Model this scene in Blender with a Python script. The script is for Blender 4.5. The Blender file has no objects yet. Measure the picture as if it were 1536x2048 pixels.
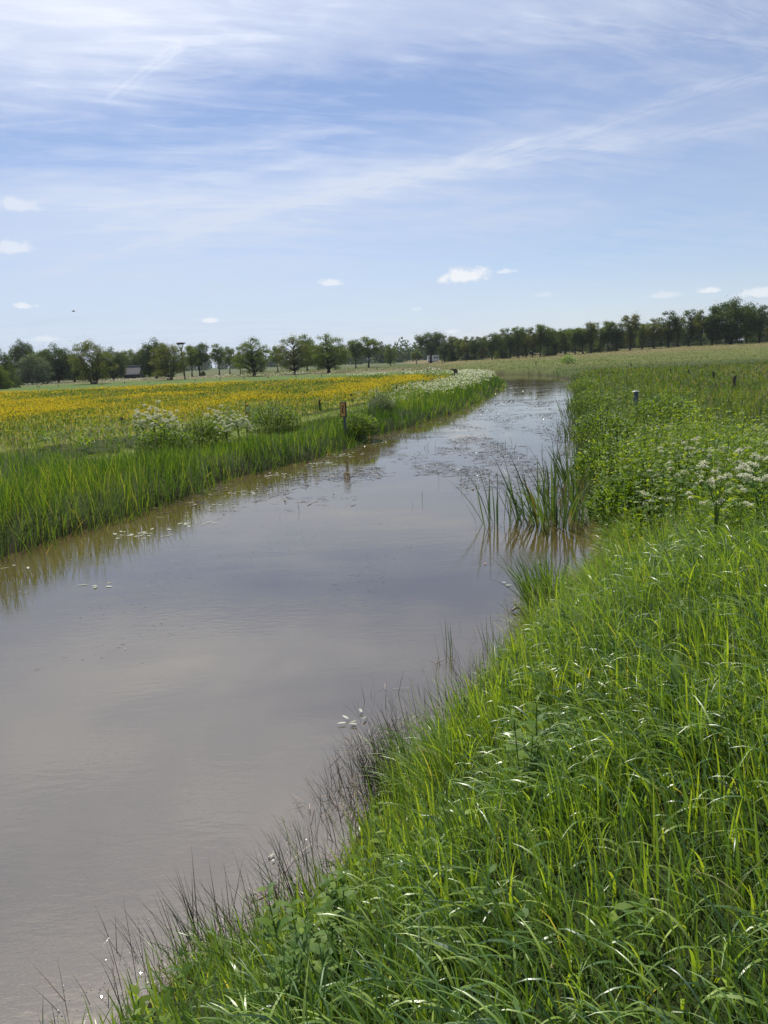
import bpy, math
import numpy as np
from mathutils import Matrix, Vector
RNG = np.random.default_rng(7)
scene = bpy.context.scene
COL = scene.collection
f32 = np.float32

# ------------------------------------------------------------------ camera
FOC, CAMH = 1420.0, 2.8
PITCH, ROLL = math.atan(304.0 / FOC), -0.045
cam = bpy.data.objects.new('camera', bpy.data.cameras.new('camera'))
COL.objects.link(cam)
cam.data.sensor_fit = 'VERTICAL'; cam.data.sensor_height = 36.0
cam.data.lens = 36.0 * FOC / 2048.0
cam.data.clip_start = 0.05; cam.data.clip_end = 9000
cam.matrix_world = Matrix.Translation((0, 0, CAMH)) @ Matrix.Rotation(math.pi / 2 - PITCH, 4, 'X') @ Matrix.Rotation(ROLL, 4, 'Z')
scene.camera = cam
CR, SR, CT, ST = math.cos(ROLL), math.sin(ROLL), math.cos(math.pi / 2 - PITCH), math.sin(math.pi / 2 - PITCH)

def ray(x, y):                       # direction seen at a photo pixel (survey of the place)
    u = (x - 768) / FOC; v = -(y - 1024) / FOC
    a = CR * u - SR * v; b = SR * u + CR * v
    return np.array([a, b * CT + ST, b * ST - CT])
def nray(x, y):
    d = ray(x, y); return d / np.linalg.norm(d)
def px(x, y, z=0.0):
    d = ray(x, y); k = (z - CAMH) / d[2]
    return np.array([d[0] * k, d[1] * k, z])
def at_depth(x, y, Y):
    d = ray(x, y); k = Y / d[1]
    return np.array([d[0] * k, Y, CAMH + d[2] * k])
def yhor(x): return 720 + 0.045 * (768 - x)

# ------------------------------------------------------------------ noise
def vnoise(x, y, s, seed=0):
    x = np.asarray(x, float) / s + 1000.3; y = np.asarray(y, float) / s + 1000.7
    i = np.floor(x); j = np.floor(y); fx = x - i; fy = y - j
    fx = fx * fx * (3 - 2 * fx); fy = fy * fy * (3 - 2 * fy)
    def h(a, b):
        v = np.sin(a * 127.1 + b * 311.7 + seed * 74.7) * 43758.5453
        return v - np.floor(v)
    return (h(i, j) * (1 - fx) + h(i + 1, j) * fx) * (1 - fy) + (h(i, j + 1) * (1 - fx) + h(i + 1, j + 1) * fx) * fy
def fbm(x, y, s, seed=0, o=3):
    r = 0; a = 0.5; t = 0
    for k in range(o):
        r = r + a * vnoise(x, y, s / 2 ** k, seed + k * 5); t += a; a *= 0.5
    return r / t
def sstep(x, a, b):
    t = np.clip((np.asarray(x, float) - a) / (b - a), 0, 1); return t * t * (3 - 2 * t)

# ------------------------------------------------------------------ the river
LEFT = [(-13, -12), (-6.05, 10.78), (-5.73, 11.82), (-5.35, 13.06), (-4.93, 14.09), (-4.57, 15.32), (-4.09, 17.11), (-3.27, 18.84),
        (-2.37, 20.45), (-1.32, 22.74), (-0.02, 27.16), (1.5, 30.67), (3.53, 35.83), (6.51, 46.19), (9.83, 58.23), (12.6, 73), (12.9, 82),
        (11, 89), (5, 95), (-6, 99)]
FAR = [(-6, 106), (6, 105), (14, 103.5), (18.6, 101)]
RIGHT = [(20.9, 91), (19.4, 72), (11.6, 42.1), (8.87, 32), (5.82, 20.4), (4.36, 14.9), (3.56, 11.67), (3.15, 9.5), (2.59, 8.46), (2.0, 7.62),
         (1.59, 7.05), (1.04, 6.33), (0.59, 5.73), (0.4, 5.47), (0.24, 4.92), (0.03, 4.35), (-0.34, 3.58), (-0.54, 3.28), (-0.68, 3.12),
         (-0.84, 2.94), (-1.04, 2.70), (-1.26, 2.48), (-1.5, 2.15), (-1.95, 0.5), (-3, -5), (-4, -12)]
POLY = np.array(LEFT + FAR + RIGHT)
NL = len(LEFT)
def river(x, y):
    """signed distance to the waterline (land positive) and side (+1 right/far bank, -1 left bank)"""
    x = np.asarray(x, float).ravel(); y = np.asarray(y, float).ravel()
    n = len(POLY); best = np.full(x.shape, 1e9); ins = np.zeros(x.shape, bool); seg = np.zeros(x.shape, int)
    for k in range(n):
        a = POLY[k]; b = POLY[(k + 1) % n]; e = b - a
        t = np.clip(((x - a[0]) * e[0] + (y - a[1]) * e[1]) / (e @ e), 0, 1)
        q = (x - a[0] - t * e[0]) ** 2 + (y - a[1] - t * e[1]) ** 2
        m = q < best; best[m] = q[m]; seg[m] = k
        if a[1] != b[1]:
            c = ((a[1] > y) != (b[1] > y)) & (x < e[0] * (y - a[1]) / e[1] + a[0]); ins ^= c
    d = np.sqrt(best); side = np.where(seg < NL - 1, -1, 1); d = np.where(ins, -d, d)
    d = d + ((fbm(x, y, 0.9, 301, 2) - 0.5) * 0.55 + (fbm(x, y, 3.0, 305, 1) - 0.5) * 0.35) * np.exp(-np.abs(d) / 0.8)
    return d, side
def terrain(x, y, ds=None):
    x = np.asarray(x, float).ravel(); y = np.asarray(y, float).ravel()
    d, side = ds if ds is not None else river(x, y)
    dp = np.maximum(d, 0)
    zl = 0.45 * (1 - np.exp(-dp / 0.45)) + 0.15 * sstep(dp, 2, 8)
    hn = 1.22 - 0.5 * sstep(y, 5, 13)
    zr = hn * (1 - np.exp(-dp / (1.15 - 0.4 * sstep(y, 5, 13))))
    zr = zr + sstep(y, 80, 215) * (0.75 + 1.45 * sstep(x, 32, 105)) * sstep(x, 14, 30)
    z = np.where(side < 0, zl, zr)
    z = z + (fbm(x, y, 2.2, 3) - 0.5) * 0.16 * sstep(d, 0.1, 1.5)
    w = -0.7 * (1 - np.exp(np.minimum(d, 0) / 0.5))
    return np.where(d > 0, z, w)
def ground(x, y):                     # where the ground stands at a photo pixel
    z = 0.5
    for _ in range(12):
        p = px(x, y, z); z = 0.5 * z + 0.5 * float(terrain(p[0], p[1])[0])
    p[2] = float(terrain(p[0], p[1])[0]); return p

# ------------------------------------------------------------------ materials
def N(nt, t, **kw):
    n = nt.nodes.new(t)
    for k, v in kw.items():
        if k in n.inputs: n.inputs[k].default_value = v
        else: setattr(n, k, v)
    return n
def mat(name):
    m = bpy.data.materials.new(name); m.use_nodes = True; m.node_tree.nodes.clear()
    return m, m.node_tree
def ramp(nt, cols):
    r = nt.nodes.new('ShaderNodeValToRGB'); e = r.color_ramp.elements
    while len(e) < len(cols): e.new(0.5)
    for k, c in enumerate(cols):
        e[k].position = c[0]; e[k].color = (*c[1], 1)
    return r
def leaf_mat(name, cols, transl=0.4, rough=0.42, spec=0.5, tmul=(1.5, 1.35, 0.7)):
    m, nt = mat(name); L = nt.links
    a = N(nt, 'ShaderNodeAttribute', attribute_name='tone')
    r = ramp(nt, cols); L.new(a.outputs['Fac'], r.inputs[0])
    p = N(nt, 'ShaderNodeBsdfPrincipled', Roughness=rough); p.inputs['Specular IOR Level'].default_value = spec
    L.new(r.outputs[0], p.inputs['Base Color'])
    mu = N(nt, 'ShaderNodeMix', data_type='RGBA', blend_type='MULTIPLY'); mu.inputs[0].default_value = 1.0
    L.new(r.outputs[0], mu.inputs[6]); mu.inputs[7].default_value = (*tmul, 1)
    t = N(nt, 'ShaderNodeBsdfTranslucent'); L.new(mu.outputs[2], t.inputs[0])
    mx = N(nt, 'ShaderNodeMixShader'); mx.inputs[0].default_value = transl
    L.new(p.outputs[0], mx.inputs[1]); L.new(t.outputs[0], mx.inputs[2])
    o = N(nt, 'ShaderNodeOutputMaterial'); L.new(mx.outputs[0], o.inputs[0])
    return m
def noise_mat(name, cols, scale=8, rough=0.8, stretch=(1, 1, 1), bump=0.3, spec=0.3, detail=6):
    m, nt = mat(name); L = nt.links
    tc = N(nt, 'ShaderNodeTexCoord'); mp = N(nt, 'ShaderNodeMapping'); mp.inputs['Scale'].default_value = stretch
    L.new(tc.outputs['Object'], mp.inputs[0])
    n = N(nt, 'ShaderNodeTexNoise', Scale=scale, Detail=detail, Roughness=0.65); L.new(mp.outputs[0], n.inputs['Vector'])
    r = ramp(nt, cols); L.new(n.outputs['Fac'], r.inputs[0])
    p = N(nt, 'ShaderNodeBsdfPrincipled', Roughness=rough); p.inputs['Specular IOR Level'].default_value = spec
    L.new(r.outputs[0], p.inputs['Base Color'])
    b = N(nt, 'ShaderNodeBump', Strength=bump, Distance=0.02); L.new(n.outputs['Fac'], b.inputs['Height']); L.new(b.outputs[0], p.inputs['Normal'])
    o = N(nt, 'ShaderNodeOutputMaterial'); L.new(p.outputs[0], o.inputs[0])
    return m

GRASS = [(0.0, (0.034, 0.082, 0.018)), (0.35, (0.098, 0.182, 0.036)), (0.7, (0.185, 0.300, 0.056)), (0.93, (0.25, 0.35, 0.060)), (1.0, (0.32, 0.31, 0.14))]
M_near = leaf_mat('grass_blade_broad', [(0, (0.044, 0.104, 0.047)), (0.3, (0.085, 0.169, 0.047)), (0.55, (0.156, 0.260, 0.044)), (0.85, (0.247, 0.338, 0.047)), (1, (0.250, 0.340, 0.060))], 0.36, 0.40, 1.0, (2.05, 1.85, 0.45))
M_grass = leaf_mat('grass_blade', GRASS, 0.40, 0.40, 0.8, (2.05, 1.85, 0.48))
M_meadow_shaded = leaf_mat('meadow_blade_shaded', [(0.0, (0.030, 0.062, 0.014)), (0.35, (0.066, 0.125, 0.022)), (0.7, (0.120, 0.185, 0.030)), (0.9, (0.175, 0.205, 0.045)), (1.0, (0.25, 0.20, 0.10))], 0.32, 0.6, 0.15, (1.7, 1.5, 0.6))  # darker grass copy: shade missing between distant blades is put into the colour
M_reed = leaf_mat('reed_blade', [(0, (0.023, 0.062, 0.013)), (0.45, (0.058, 0.130, 0.021)), (0.8, (0.124, 0.215, 0.031)), (0.96, (0.195, 0.260, 0.044)), (1, (0.286, 0.234, 0.104))], 0.34, 0.5, 0.3, (2.0, 1.7, 0.5))
M_iris = leaf_mat('iris_blade', [(0, (0.036, 0.080, 0.022)), (0.6, (0.07, 0.13, 0.03)), (0.92, (0.12, 0.17, 0.035)), (1, (0.17, 0.12, 0.045))], 0.36, 0.42, 0.4)
M_rush = leaf_mat('rush_stem', [(0, (0.020, 0.030, 0.014)), (0.55, (0.035, 0.055, 0.018)), (0.8, (0.085, 0.055, 0.045)), (1, (0.17, 0.115, 0.09))], 0.15, 0.45, 0.4)
M_herb = leaf_mat('herb_leaf', [(0, (0.034, 0.080, 0.018)), (0.5, (0.08, 0.155, 0.026)), (1, (0.19, 0.27, 0.04))], 0.42, 0.55, 0.22, (2.1, 1.75, 0.45))
M_seed = leaf_mat('seed_head', [(0, (0.16, 0.12, 0.09)), (0.5, (0.26, 0.20, 0.13)), (1, (0.36, 0.32, 0.18))], 0.3, 0.7, 0.2, (1, 1, 0.9))
M_white = leaf_mat('white_petal', [(0, (0.42, 0.46, 0.24)), (0.5, (0.68, 0.68, 0.50)), (1, (0.80, 0.79, 0.68))], 0.4, 0.7, 0.2, (1, 1, 0.95))
M_yellow = leaf_mat('buttercup_petal', [(0, (0.42, 0.29, 0.010)), (0.5, (0.56, 0.42, 0.014)), (1, (0.66, 0.53, 0.035))], 0.35, 0.8, 0.05, (1, 1, 1))
M_tree = leaf_mat('tree_leaf', [(0, (0.044, 0.078, 0.018)), (0.5, (0.075, 0.122, 0.025)), (1, (0.135, 0.177, 0.038))], 0.42, 0.6, 0.15, (1.9, 1.7, 0.5))
M_treeD = leaf_mat('tree_leaf_dark', [(0, (0.031, 0.060, 0.017)), (0.5, (0.055, 0.096, 0.021)), (1, (0.099, 0.140, 0.031))], 0.36, 0.6, 0.15, (1.3, 1.3, 0.6))
M_treeY = leaf_mat('tree_leaf_olive', [(0, (0.070, 0.096, 0.023)), (0.5, (0.112, 0.140, 0.029)), (1, (0.172, 0.192, 0.044))], 0.4, 0.6, 0.15, (1.4, 1.3, 0.6))
M_treeG = leaf_mat('tree_leaf_grey', [(0, (0.068, 0.099, 0.047)), (0.5, (0.109, 0.146, 0.073)), (1, (0.166, 0.203, 0.109))], 0.34, 0.6, 0.2, (1.2, 1.2, 0.8))
M_bark = noise_mat('bark', [(0.3, (0.022, 0.018, 0.013)), (0.7, (0.075, 0.062, 0.045))], 6, 0.9, (4, 4, 1), 0.6, 0.1)
M_post = noise_mat('weathered_wood', [(0.3, (0.030, 0.026, 0.020)), (0.7, (0.105, 0.09, 0.065))], 14, 0.85, (3, 3, 0.4), 0.5, 0.2)
M_orange = noise_mat('orange_brown_wood', [(0.3, (0.16, 0.062, 0.012)), (0.7, (0.30, 0.125, 0.022))], 9, 0.75, (1, 1, 0.3), 0.3, 0.25)
M_greyp = noise_mat('blue_grey_plastic', [(0.3, (0.055, 0.068, 0.085)), (0.7, (0.105, 0.122, 0.145))], 18, 0.6, (1, 1, 0.25), 0.15, 0.4)
M_pale = noise_mat('pale_cap', [(0.3, (0.34, 0.35, 0.35)), (0.7, (0.52, 0.53, 0.53))], 20, 0.7)
M_frame = noise_mat('dark_sign_frame', [(0.3, (0.010, 0.010, 0.011)), (0.7, (0.028, 0.027, 0.027))], 20, 0.6)
M_panel = noise_mat('ochre_sign_panel', [(0.3, (0.50, 0.26, 0.07)), (0.7, (0.66, 0.38, 0.11))], 9, 0.65, (1, 1, 1), 0.05)
M_black = noise_mat('black_paint', [(0.3, (0.006, 0.006, 0.006)), (0.7, (0.012, 0.012, 0.012))], 20, 0.6)
M_roof = noise_mat('grey_roof', [(0.3, (0.055, 0.052, 0.056)), (0.7, (0.115, 0.108, 0.112))], 3, 0.8, (1, 6, 1), 0.3)
M_rooflt = noise_mat('light_grey_sheet', [(0.3, (0.30, 0.31, 0.33)), (0.7, (0.48, 0.49, 0.50))], 3, 0.6)
M_wall = noise_mat('dark_boards', [(0.3, (0.016, 0.014, 0.012)), (0.7, (0.04, 0.034, 0.028))], 4, 0.85, (8, 1, 0.5))
M_whitew = noise_mat('white_wall', [(0.3, (0.62, 0.63, 0.63)), (0.7, (0.78, 0.78, 0.77))], 3, 0.6)
M_glass = noise_mat('dark_glass', [(0.3, (0.02, 0.024, 0.03)), (0.7, (0.035, 0.04, 0.05))], 3, 0.1, (1, 1, 1), 0.0, 0.5)
M_stick = noise_mat('twig', [(0.3, (0.035, 0.027, 0.02)), (0.7, (0.12, 0.09, 0.06))], 9, 0.9)
M_straw = leaf_mat('wet_straw', [(0, (0.030, 0.020, 0.016)), (0.5, (0.13, 0.085, 0.070)), (1, (0.30, 0.22, 0.17))], 0.1, 0.5, 0.3, (1, 1, 1))
M_weed = leaf_mat('floating_weed', [(0, (0.016, 0.013, 0.007)), (0.5, (0.05, 0.036, 0.018)), (1, (0.30, 0.25, 0.16))], 0.05, 0.3, 0.4, (1, 1, 1))
M_fleck = leaf_mat('wet_fleck', [(0, (0.12, 0.10, 0.07)), (1, (0.5, 0.48, 0.42))], 0.1, 0.12, 0.9, (1, 1, 1))
M_deadleaf = noise_mat('rusty_dead_leaf', [(0.3, (0.22, 0.045, 0.018)), (0.7, (0.36, 0.10, 0.03))], 30, 0.5)
M_silver = leaf_mat('pale_leaf_sky_glare', [(0, (0.16, 0.18, 0.10)), (1, (0.40, 0.42, 0.36))], 0.2, 0.5, 0.3, (1, 1, 1))  # pale leaves; on the floating leaves the pale tone paints sky glare

# ------------------------------------------------------------------ mesh building
class MB:
    def __init__(s): s.co = []; s.fa = []; s.to = []; s.n = 0
    def add(s, co, fa, tone=0.5):
        co = np.asarray(co, f32).reshape(-1, 3); fa = np.asarray(fa, np.int32).reshape(-1, 4)
        s.co.append(co); s.fa.append(fa + s.n)
        s.to.append(np.broadcast_to(np.asarray(tone, f32), (len(co),)) if np.ndim(tone) == 0 else np.asarray(tone, f32).ravel())
        s.n += len(co); return s
    def mesh(s, name, m, smooth=True):
        co = np.concatenate(s.co); fa = np.concatenate(s.fa); to = np.concatenate(s.to)
        me = bpy.data.meshes.new(name)
        me.vertices.add(len(co)); me.vertices.foreach_set('co', co.ravel())
        me.loops.add(fa.size); me.loops.foreach_set('vertex_index', fa.ravel())
        me.polygons.add(len(fa)); me.polygons.foreach_set('loop_start', np.arange(0, fa.size, 4, dtype=np.int32))
        at = me.attributes.new('tone', 'FLOAT', 'POINT'); at.data.foreach_set('value', np.ascontiguousarray(to, f32))
        me.update(calc_edges=True)
        me.polygons.foreach_set('use_smooth', np.full(len(fa), smooth))
        me.materials.append(m); return me
    def build(s, name, m, parent=None, smooth=True, loc=(0, 0, 0)):
        o = bpy.data.objects.new(name, s.mesh(name, m, smooth)); COL.objects.link(o); o.location = loc
        if parent is not None: o.parent = parent
        return o
    def box(s, c, size, rot=0.0, taper=1.0, tone=0.5):
        v = np.array([[x, y, z] for z in (-.5, .5) for x, y in ((-.5, -.5), (.5, -.5), (.5, .5), (-.5, .5))])
        v[4:, :2] *= taper; v = v * np.asarray(size)
        cr, sr = math.cos(rot), math.sin(rot)
        v = np.stack([v[:, 0] * cr - v[:, 1] * sr, v[:, 0] * sr + v[:, 1] * cr, v[:, 2]], 1) + np.asarray(c)
        return s.add(v, [[3, 2, 1, 0], [4, 5, 6, 7], [0, 1, 5, 4], [1, 2, 6, 5], [2, 3, 7, 6], [3, 0, 4, 7]], tone)
    def tube(s, pts, rad, k=6, tone=0.5):
        pts = np.asarray(pts, float); n = len(pts); rad = np.broadcast_to(np.asarray(rad, float), (n,))
        d = np.gradient(pts, axis=0); d /= np.linalg.norm(d, axis=1)[:, None] + 1e-9
        ref = np.array([1.0, 0.2, 0.1]) if abs(d[:, 0].mean()) < 0.8 else np.array([0.1, 1.0, 0.2])
        a = np.cross(d, ref); a /= np.linalg.norm(a, axis=1)[:, None]; b = np.cross(d, a)
        t = np.arange(k) / k * 2 * math.pi
        v = pts[:, None] + rad[:, None, None] * (np.cos(t)[None, :, None] * a[:, None] + np.sin(t)[None, :, None] * b[:, None])
        f = [[i * k + j, i * k + (j + 1) % k, (i + 1) * k + (j + 1) % k, (i + 1) * k + j] for i in range(n - 1) for j in range(k)]
        for base, rev in ((0, True), ((n - 1) * k, False)):
            for j in range(1, k - 2, 2):
                q = [base, base + j, base + j + 1, base + j + 2]; f.append(q[::-1] if not rev else q)
        return s.add(v.reshape(-1, 3), f, tone)

def blades(mb, P, L, W, az, lean, bend, seg, tone, prof='grass', roll=None, p=1.4):
    P = np.asarray(P, float); n = len(P)
    if n == 0: return
    b = lambda v: np.broadcast_to(np.asarray(v, float), (n,))
    L, W, az, lean, bend, tone = map(b, (L, W, az, lean, bend, tone))
    s = np.linspace(0, 1, seg + 1); th = lean[:, None] + bend[:, None] * s ** p
    mid = 0.5 * (th[:, 1:] + th[:, :-1]); ds = (L / seg)[:, None]
    z0 = np.zeros((n, 1))
    xh = np.concatenate([z0, np.cumsum(np.sin(mid) * ds, 1)], 1); zz = np.concatenate([z0, np.cumsum(np.cos(mid) * ds, 1)], 1)
    hx, hy = np.cos(az)[:, None], np.sin(az)[:, None]
    C = np.stack([P[:, 0:1] + hx * xh, P[:, 1:2] + hy * xh, P[:, 2:3] + zz], -1)
    r = b(RNG.uniform(-0.7, 0.7, n) if roll is None else roll)[:, None]
    cr, sr = np.cos(r), np.sin(r)
    wd = np.stack([-hy * cr + sr * np.cos(th) * hx, hx * cr + sr * np.cos(th) * hy, -sr * np.sin(th)], -1)
    pr = {'grass': 0.55 + 0.45 * np.sin(np.pi * np.clip(s * 1.1, 0, 1)), 'leaf': np.sin(np.pi * s ** 0.75), 'stem': np.ones_like(s),
          'seed': np.where(s < 0.72, 0.25, np.sin(np.pi * (s - 0.72) / 0.28) + 0.15), 'quad': np.ones_like(s)}[prof].copy()
    if prof == 'grass': pr *= np.where(s > 0.5, np.sqrt(np.clip(1 - ((s - 0.5) / 0.5) ** 1.6, 0.0, 1)), 1); pr[-1] = 0.06
    if prof == 'leaf': pr[0] = 0.08; pr[-1] = 0.04
    hw = (W[:, None] * pr[None] * 0.5)[..., None]
    V = np.stack([C - wd * hw, C + wd * hw], 2).reshape(n, -1, 3)
    k = np.arange(seg) * 2
    F = np.stack([k, k + 1, k + 3, k + 2], 1)
    F = (F[None] + (np.arange(n) * (seg + 1) * 2)[:, None, None]).reshape(-1, 4)
    mb.add(V.reshape(-1, 3), F, np.repeat(tone, (seg + 1) * 2))
def quads(mb, P, size, tone, flat=0.0, aspect=1.0):
    P = np.asarray(P, float); n = len(P)
    if n == 0: return
    nrm = RNG.normal(size=(n, 3)); nrm[:, 2] = nrm[:, 2] * (1 - flat) + flat * 3; nrm /= np.linalg.norm(nrm, axis=1)[:, None]
    a = np.cross(nrm, RNG.normal(size=(n, 3))); a /= np.linalg.norm(a, axis=1)[:, None]; b2 = np.cross(nrm, a)
    sz = np.broadcast_to(np.asarray(size, float), (n,))[:, None] * 0.5
    V = np.stack([P - a * sz, P - b2 * sz * aspect, P + a * sz, P + b2 * sz * aspect], 1)
    F = np.arange(n * 4).reshape(n, 4)
    mb.add(V.reshape(-1, 3), F, np.repeat(np.broadcast_to(np.asarray(tone, float), (n,)), 4))
def tag(o, label=None, cat=None, group=None, kind=None):
    for k, v in (('label', label), ('category', cat), ('group', group), ('kind', kind)):
        if v: o[k] = v
    return o
def thing(name, loc=(0, 0, 0), rz=0.0):
    o = bpy.data.objects.new(name, None); COL.objects.link(o); o.location = loc; o.rotation_euler = (0, 0, rz)
    o.empty_display_size = 0.2; return o
def copy_tree(o, parent=None):
    c = o.copy(); COL.objects.link(c)
    if parent is not None: c.parent = parent
    for ch in list(o.children): copy_tree(ch, c)
    return c
def U(a, b, n): return RNG.uniform(a, b, n)

# ------------------------------------------------------------------ sky
SUN_EL, SUN_AZ = math.radians(53), math.radians(-16)      # azimuth from +Y, negative to the left
SUNV = Vector((math.sin(SUN_AZ) * math.cos(SUN_EL), math.cos(SUN_AZ) * math.cos(SUN_EL), math.sin(SUN_EL)))
w = bpy.data.worlds.new('World'); scene.world = w; w.use_nodes = True
nt = w.node_tree; nt.nodes.clear(); L = nt.links
def M(op, a, b=None, c=None, clamp=False):
    n = nt.nodes.new('ShaderNodeMath'); n.operation = op; n.use_clamp = clamp
    for i, v in enumerate((a, b, c)):
        if v is None: continue
        if isinstance(v, (int, float)): n.inputs[i].default_value = v
        else: L.new(v, n.inputs[i])
    return n.outputs[0]
def DOT(v, c):
    n = nt.nodes.new('ShaderNodeVectorMath'); n.operation = 'DOT_PRODUCT'; L.new(v, n.inputs[0]); n.inputs[1].default_value = tuple(c); return n.outputs['Value']
def COMB(x, y, z=0.0):
    n = nt.nodes.new('ShaderNodeCombineXYZ')
    for i, v in enumerate((x, y, z)):
        if isinstance(v, (int, float)): n.inputs[i].default_value = v
        else: L.new(v, n.inputs[i])
    return n.outputs[0]
def NOISE(v, scale, detail=6, rough=0.6, dist=0.0):
    n = N(nt, 'ShaderNodeTexNoise', Scale=scale, Detail=detail, Roughness=rough, Distortion=dist); L.new(v, n.inputs['Vector']); return n.outputs['Fac']
def SM(v, a, b):
    n = nt.nodes.new('ShaderNodeMapRange'); n.interpolation_type = 'SMOOTHSTEP'
    L.new(v, n.inputs[0]); n.inputs[1].default_value = a; n.inputs[2].default_value = b; return n.outputs[0]
tc = nt.nodes.new('ShaderNodeTexCoord'); D = tc.outputs['Generated']
sx = nt.nodes.new('ShaderNodeSeparateXYZ'); L.new(D, sx.inputs[0])
zc = M('MAXIMUM', sx.outputs[2], 0.0); den = M('ADD', zc, 0.16)
QX, QY = M('DIVIDE', sx.outputs[0], den), M('DIVIDE', sx.outputs[1], den)
def plane(x, y):
    d = nray(x, y); return np.array([d[0], d[1]]) / (max(d[2], 0) + 0.16)
sd = plane(1500, 150) - plane(80, 540); sd /= np.linalg.norm(sd)
QU = M('ADD', M('MULTIPLY', QX, float(sd[0])), M('MULTIPLY', QY, float(sd[1])))
QV = M('ADD', M('MULTIPLY', QX, float(-sd[1])), M('MULTIPLY', QY, float(sd[0])))
c1 = NOISE(COMB(M('MULTIPLY', QX, 0.5), M('ADD', M('MULTIPLY', QY, 1.5), M('MULTIPLY', QX, -0.2)), 3.7), 1.5, 9, 0.56, 0.5)
c2 = NOISE(COMB(M('MULTIPLY', QX, 1.1), M('ADD', M('MULTIPLY', QY, 4.2), M('MULTIPLY', QX, -0.9)), 8.1), 1.7, 9, 0.60, 0.9)
c3 = NOISE(COMB(QX, QY, 1.3), 2.6, 8, 0.6, 0.9)
c4 = NOISE(COMB(M('MULTIPLY', QX, 2.2), M('ADD', M('MULTIPLY', QY, 7.5), M('MULTIPLY', QX, -2.2)), 5.5), 2.0, 9, 0.66, 1.4)
c5 = NOISE(COMB(M('MULTIPLY', QU, 0.6), M('MULTIPLY', QV, 1.6), 12.0), 1.7, 4, 0.5, 0.3)
wisp = M('ADD', M('MULTIPLY', SM(c2, 0.36, 0.74), 0.36), M('MULTIPLY', SM(c4, 0.38, 0.80), 0.20))
veil = M('ADD', M('MULTIPLY', SM(c1, 0.3, 0.75), 0.20), M('MULTIPLY', wisp, M('ADD', 0.35, M('MULTIPLY', SM(c5, 0.32, 0.62), 0.85))))
veil = M('ADD', M('ADD', veil, 0.15), M('MULTIPLY', SM(c3, 0.42, 0.8), 0.14))
def ell(x, y, rx, ry, ang=0.0, soft=1.0):
    d = nray(x, y); u = np.cross(d, [0, 0, 1.0]); u /= np.linalg.norm(u); v = np.cross(u, d)
    a = ang; uu = u * math.cos(a) + v * math.sin(a); vv = -u * math.sin(a) + v * math.cos(a)
    e = M('ADD', M('POWER', M('ABSOLUTE', M('DIVIDE', DOT(D, uu), rx / FOC)), 2.0), M('POWER', M('ABSOLUTE', M('DIVIDE', DOT(D, vv), ry / FOC)), 2.0))
    return M('MULTIPLY', M('EXPONENT', M('MULTIPLY', e, -soft)), M('GREATER_THAN', DOT(D, d), 0.0))
for x, y, rx, ry, ang, k in ((840, 120, 420, 110, 0.03, -0.36), (20, 300, 330, 60, 0.05, -0.30), (480, 190, 260, 90, 0.2, -0.06), (1400, 590, 420, 70, 0.05, -0.5), (1250, 480, 380, 50, 0.1, -0.25),
                             (330, 15, 420, 60, 0.0, 0.34), (1050, 10, 420, 50, 0.0, 0.28), (110, 120, 200, 100, 0.3, 0.22), (200, 400, 420, 45, 0.02, 0.28),
                             (700, 370, 500, 45, 0.15, 0.22), (250, 620, 600, 130, 0.0, 0.16), (0, 720, 700, 240, 0.0, 0.14)):
    veil = M('ADD', veil, M('MULTIPLY', ell(x, y, rx, ry, ang), k))
low = M('POWER', M('SUBTRACT', 1.0, zc), 7.0)

def trail(p0, p1, width, k, lo, hi, seed):           # a contrail: a thin arc through two directions
    a, b = nray(*p0), nray(*p1); n = np.cross(a, b); n /= np.linalg.norm(n); t = np.cross(n, a)
    along = DOT(D, t); wob = M('MULTIPLY', M('SUBTRACT', NOISE(COMB(along, seed, 0.0), 9.0, 3, 0.5), 0.5), 0.012)
    e = M('DIVIDE', M('ADD', DOT(D, n), wob), width / FOC)
    g = M('EXPONENT', M('MULTIPLY', M('MULTIPLY', e, e), -1.0))
    br = SM(NOISE(COMB(M('MULTIPLY', along, 7.0), M('MULTIPLY', DOT(D, n), 55.0), seed), 3.0, 6, 0.65), 0.3, 0.72)
    full = float(np.dot(b, t)); rng = M('MULTIPLY', SM(along, lo * full, (lo + 0.15) * full), M('SUBTRACT', 1.0, SM(along, (hi - 0.15) * full, hi * full)))
    return M('MULTIPLY', M('MULTIPLY', M('MULTIPLY', g, br), rng), M('MULTIPLY', M('GREATER_THAN', DOT(D, a), 0.0), k * 1.5))
for t in (((80, 545), (660, 385), 11, 0.34, -0.05, 1.1, 1.0), ((620, 405), (1060, 282), 12, 0.34, -0.05, 1.15, 2.0), ((960, 330), (1536, 140), 14, 0.26, -0.1, 1.2, 3.0),
          ((560, 400), (1536, 238), 15, 0.24, 0.0, 1.2, 4.0), ((240, 180), (350, 95), 10, 0.17, -0.3, 1.2, 6.0), ((190, 415), (300, 400), 6, 0.25, -0.2, 1.2, 7.0),
          ((1040, 30), (1536, 92), 10, 0.2, -0.1, 1.2, 8.0), ((1250, 470), (1480, 432), 9, 0.18, -0.2, 1.2, 9.0)):
    veil = M('ADD', veil, trail(*t))
veil = M('MULTIPLY', M('MINIMUM', M('MAXIMUM', veil, 0.03), 1.0), 0.9)
puff = None
pn = NOISE(D, 42.0, 6, 0.65); pn2 = NOISE(D, 130.0, 4, 0.6)
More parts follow.
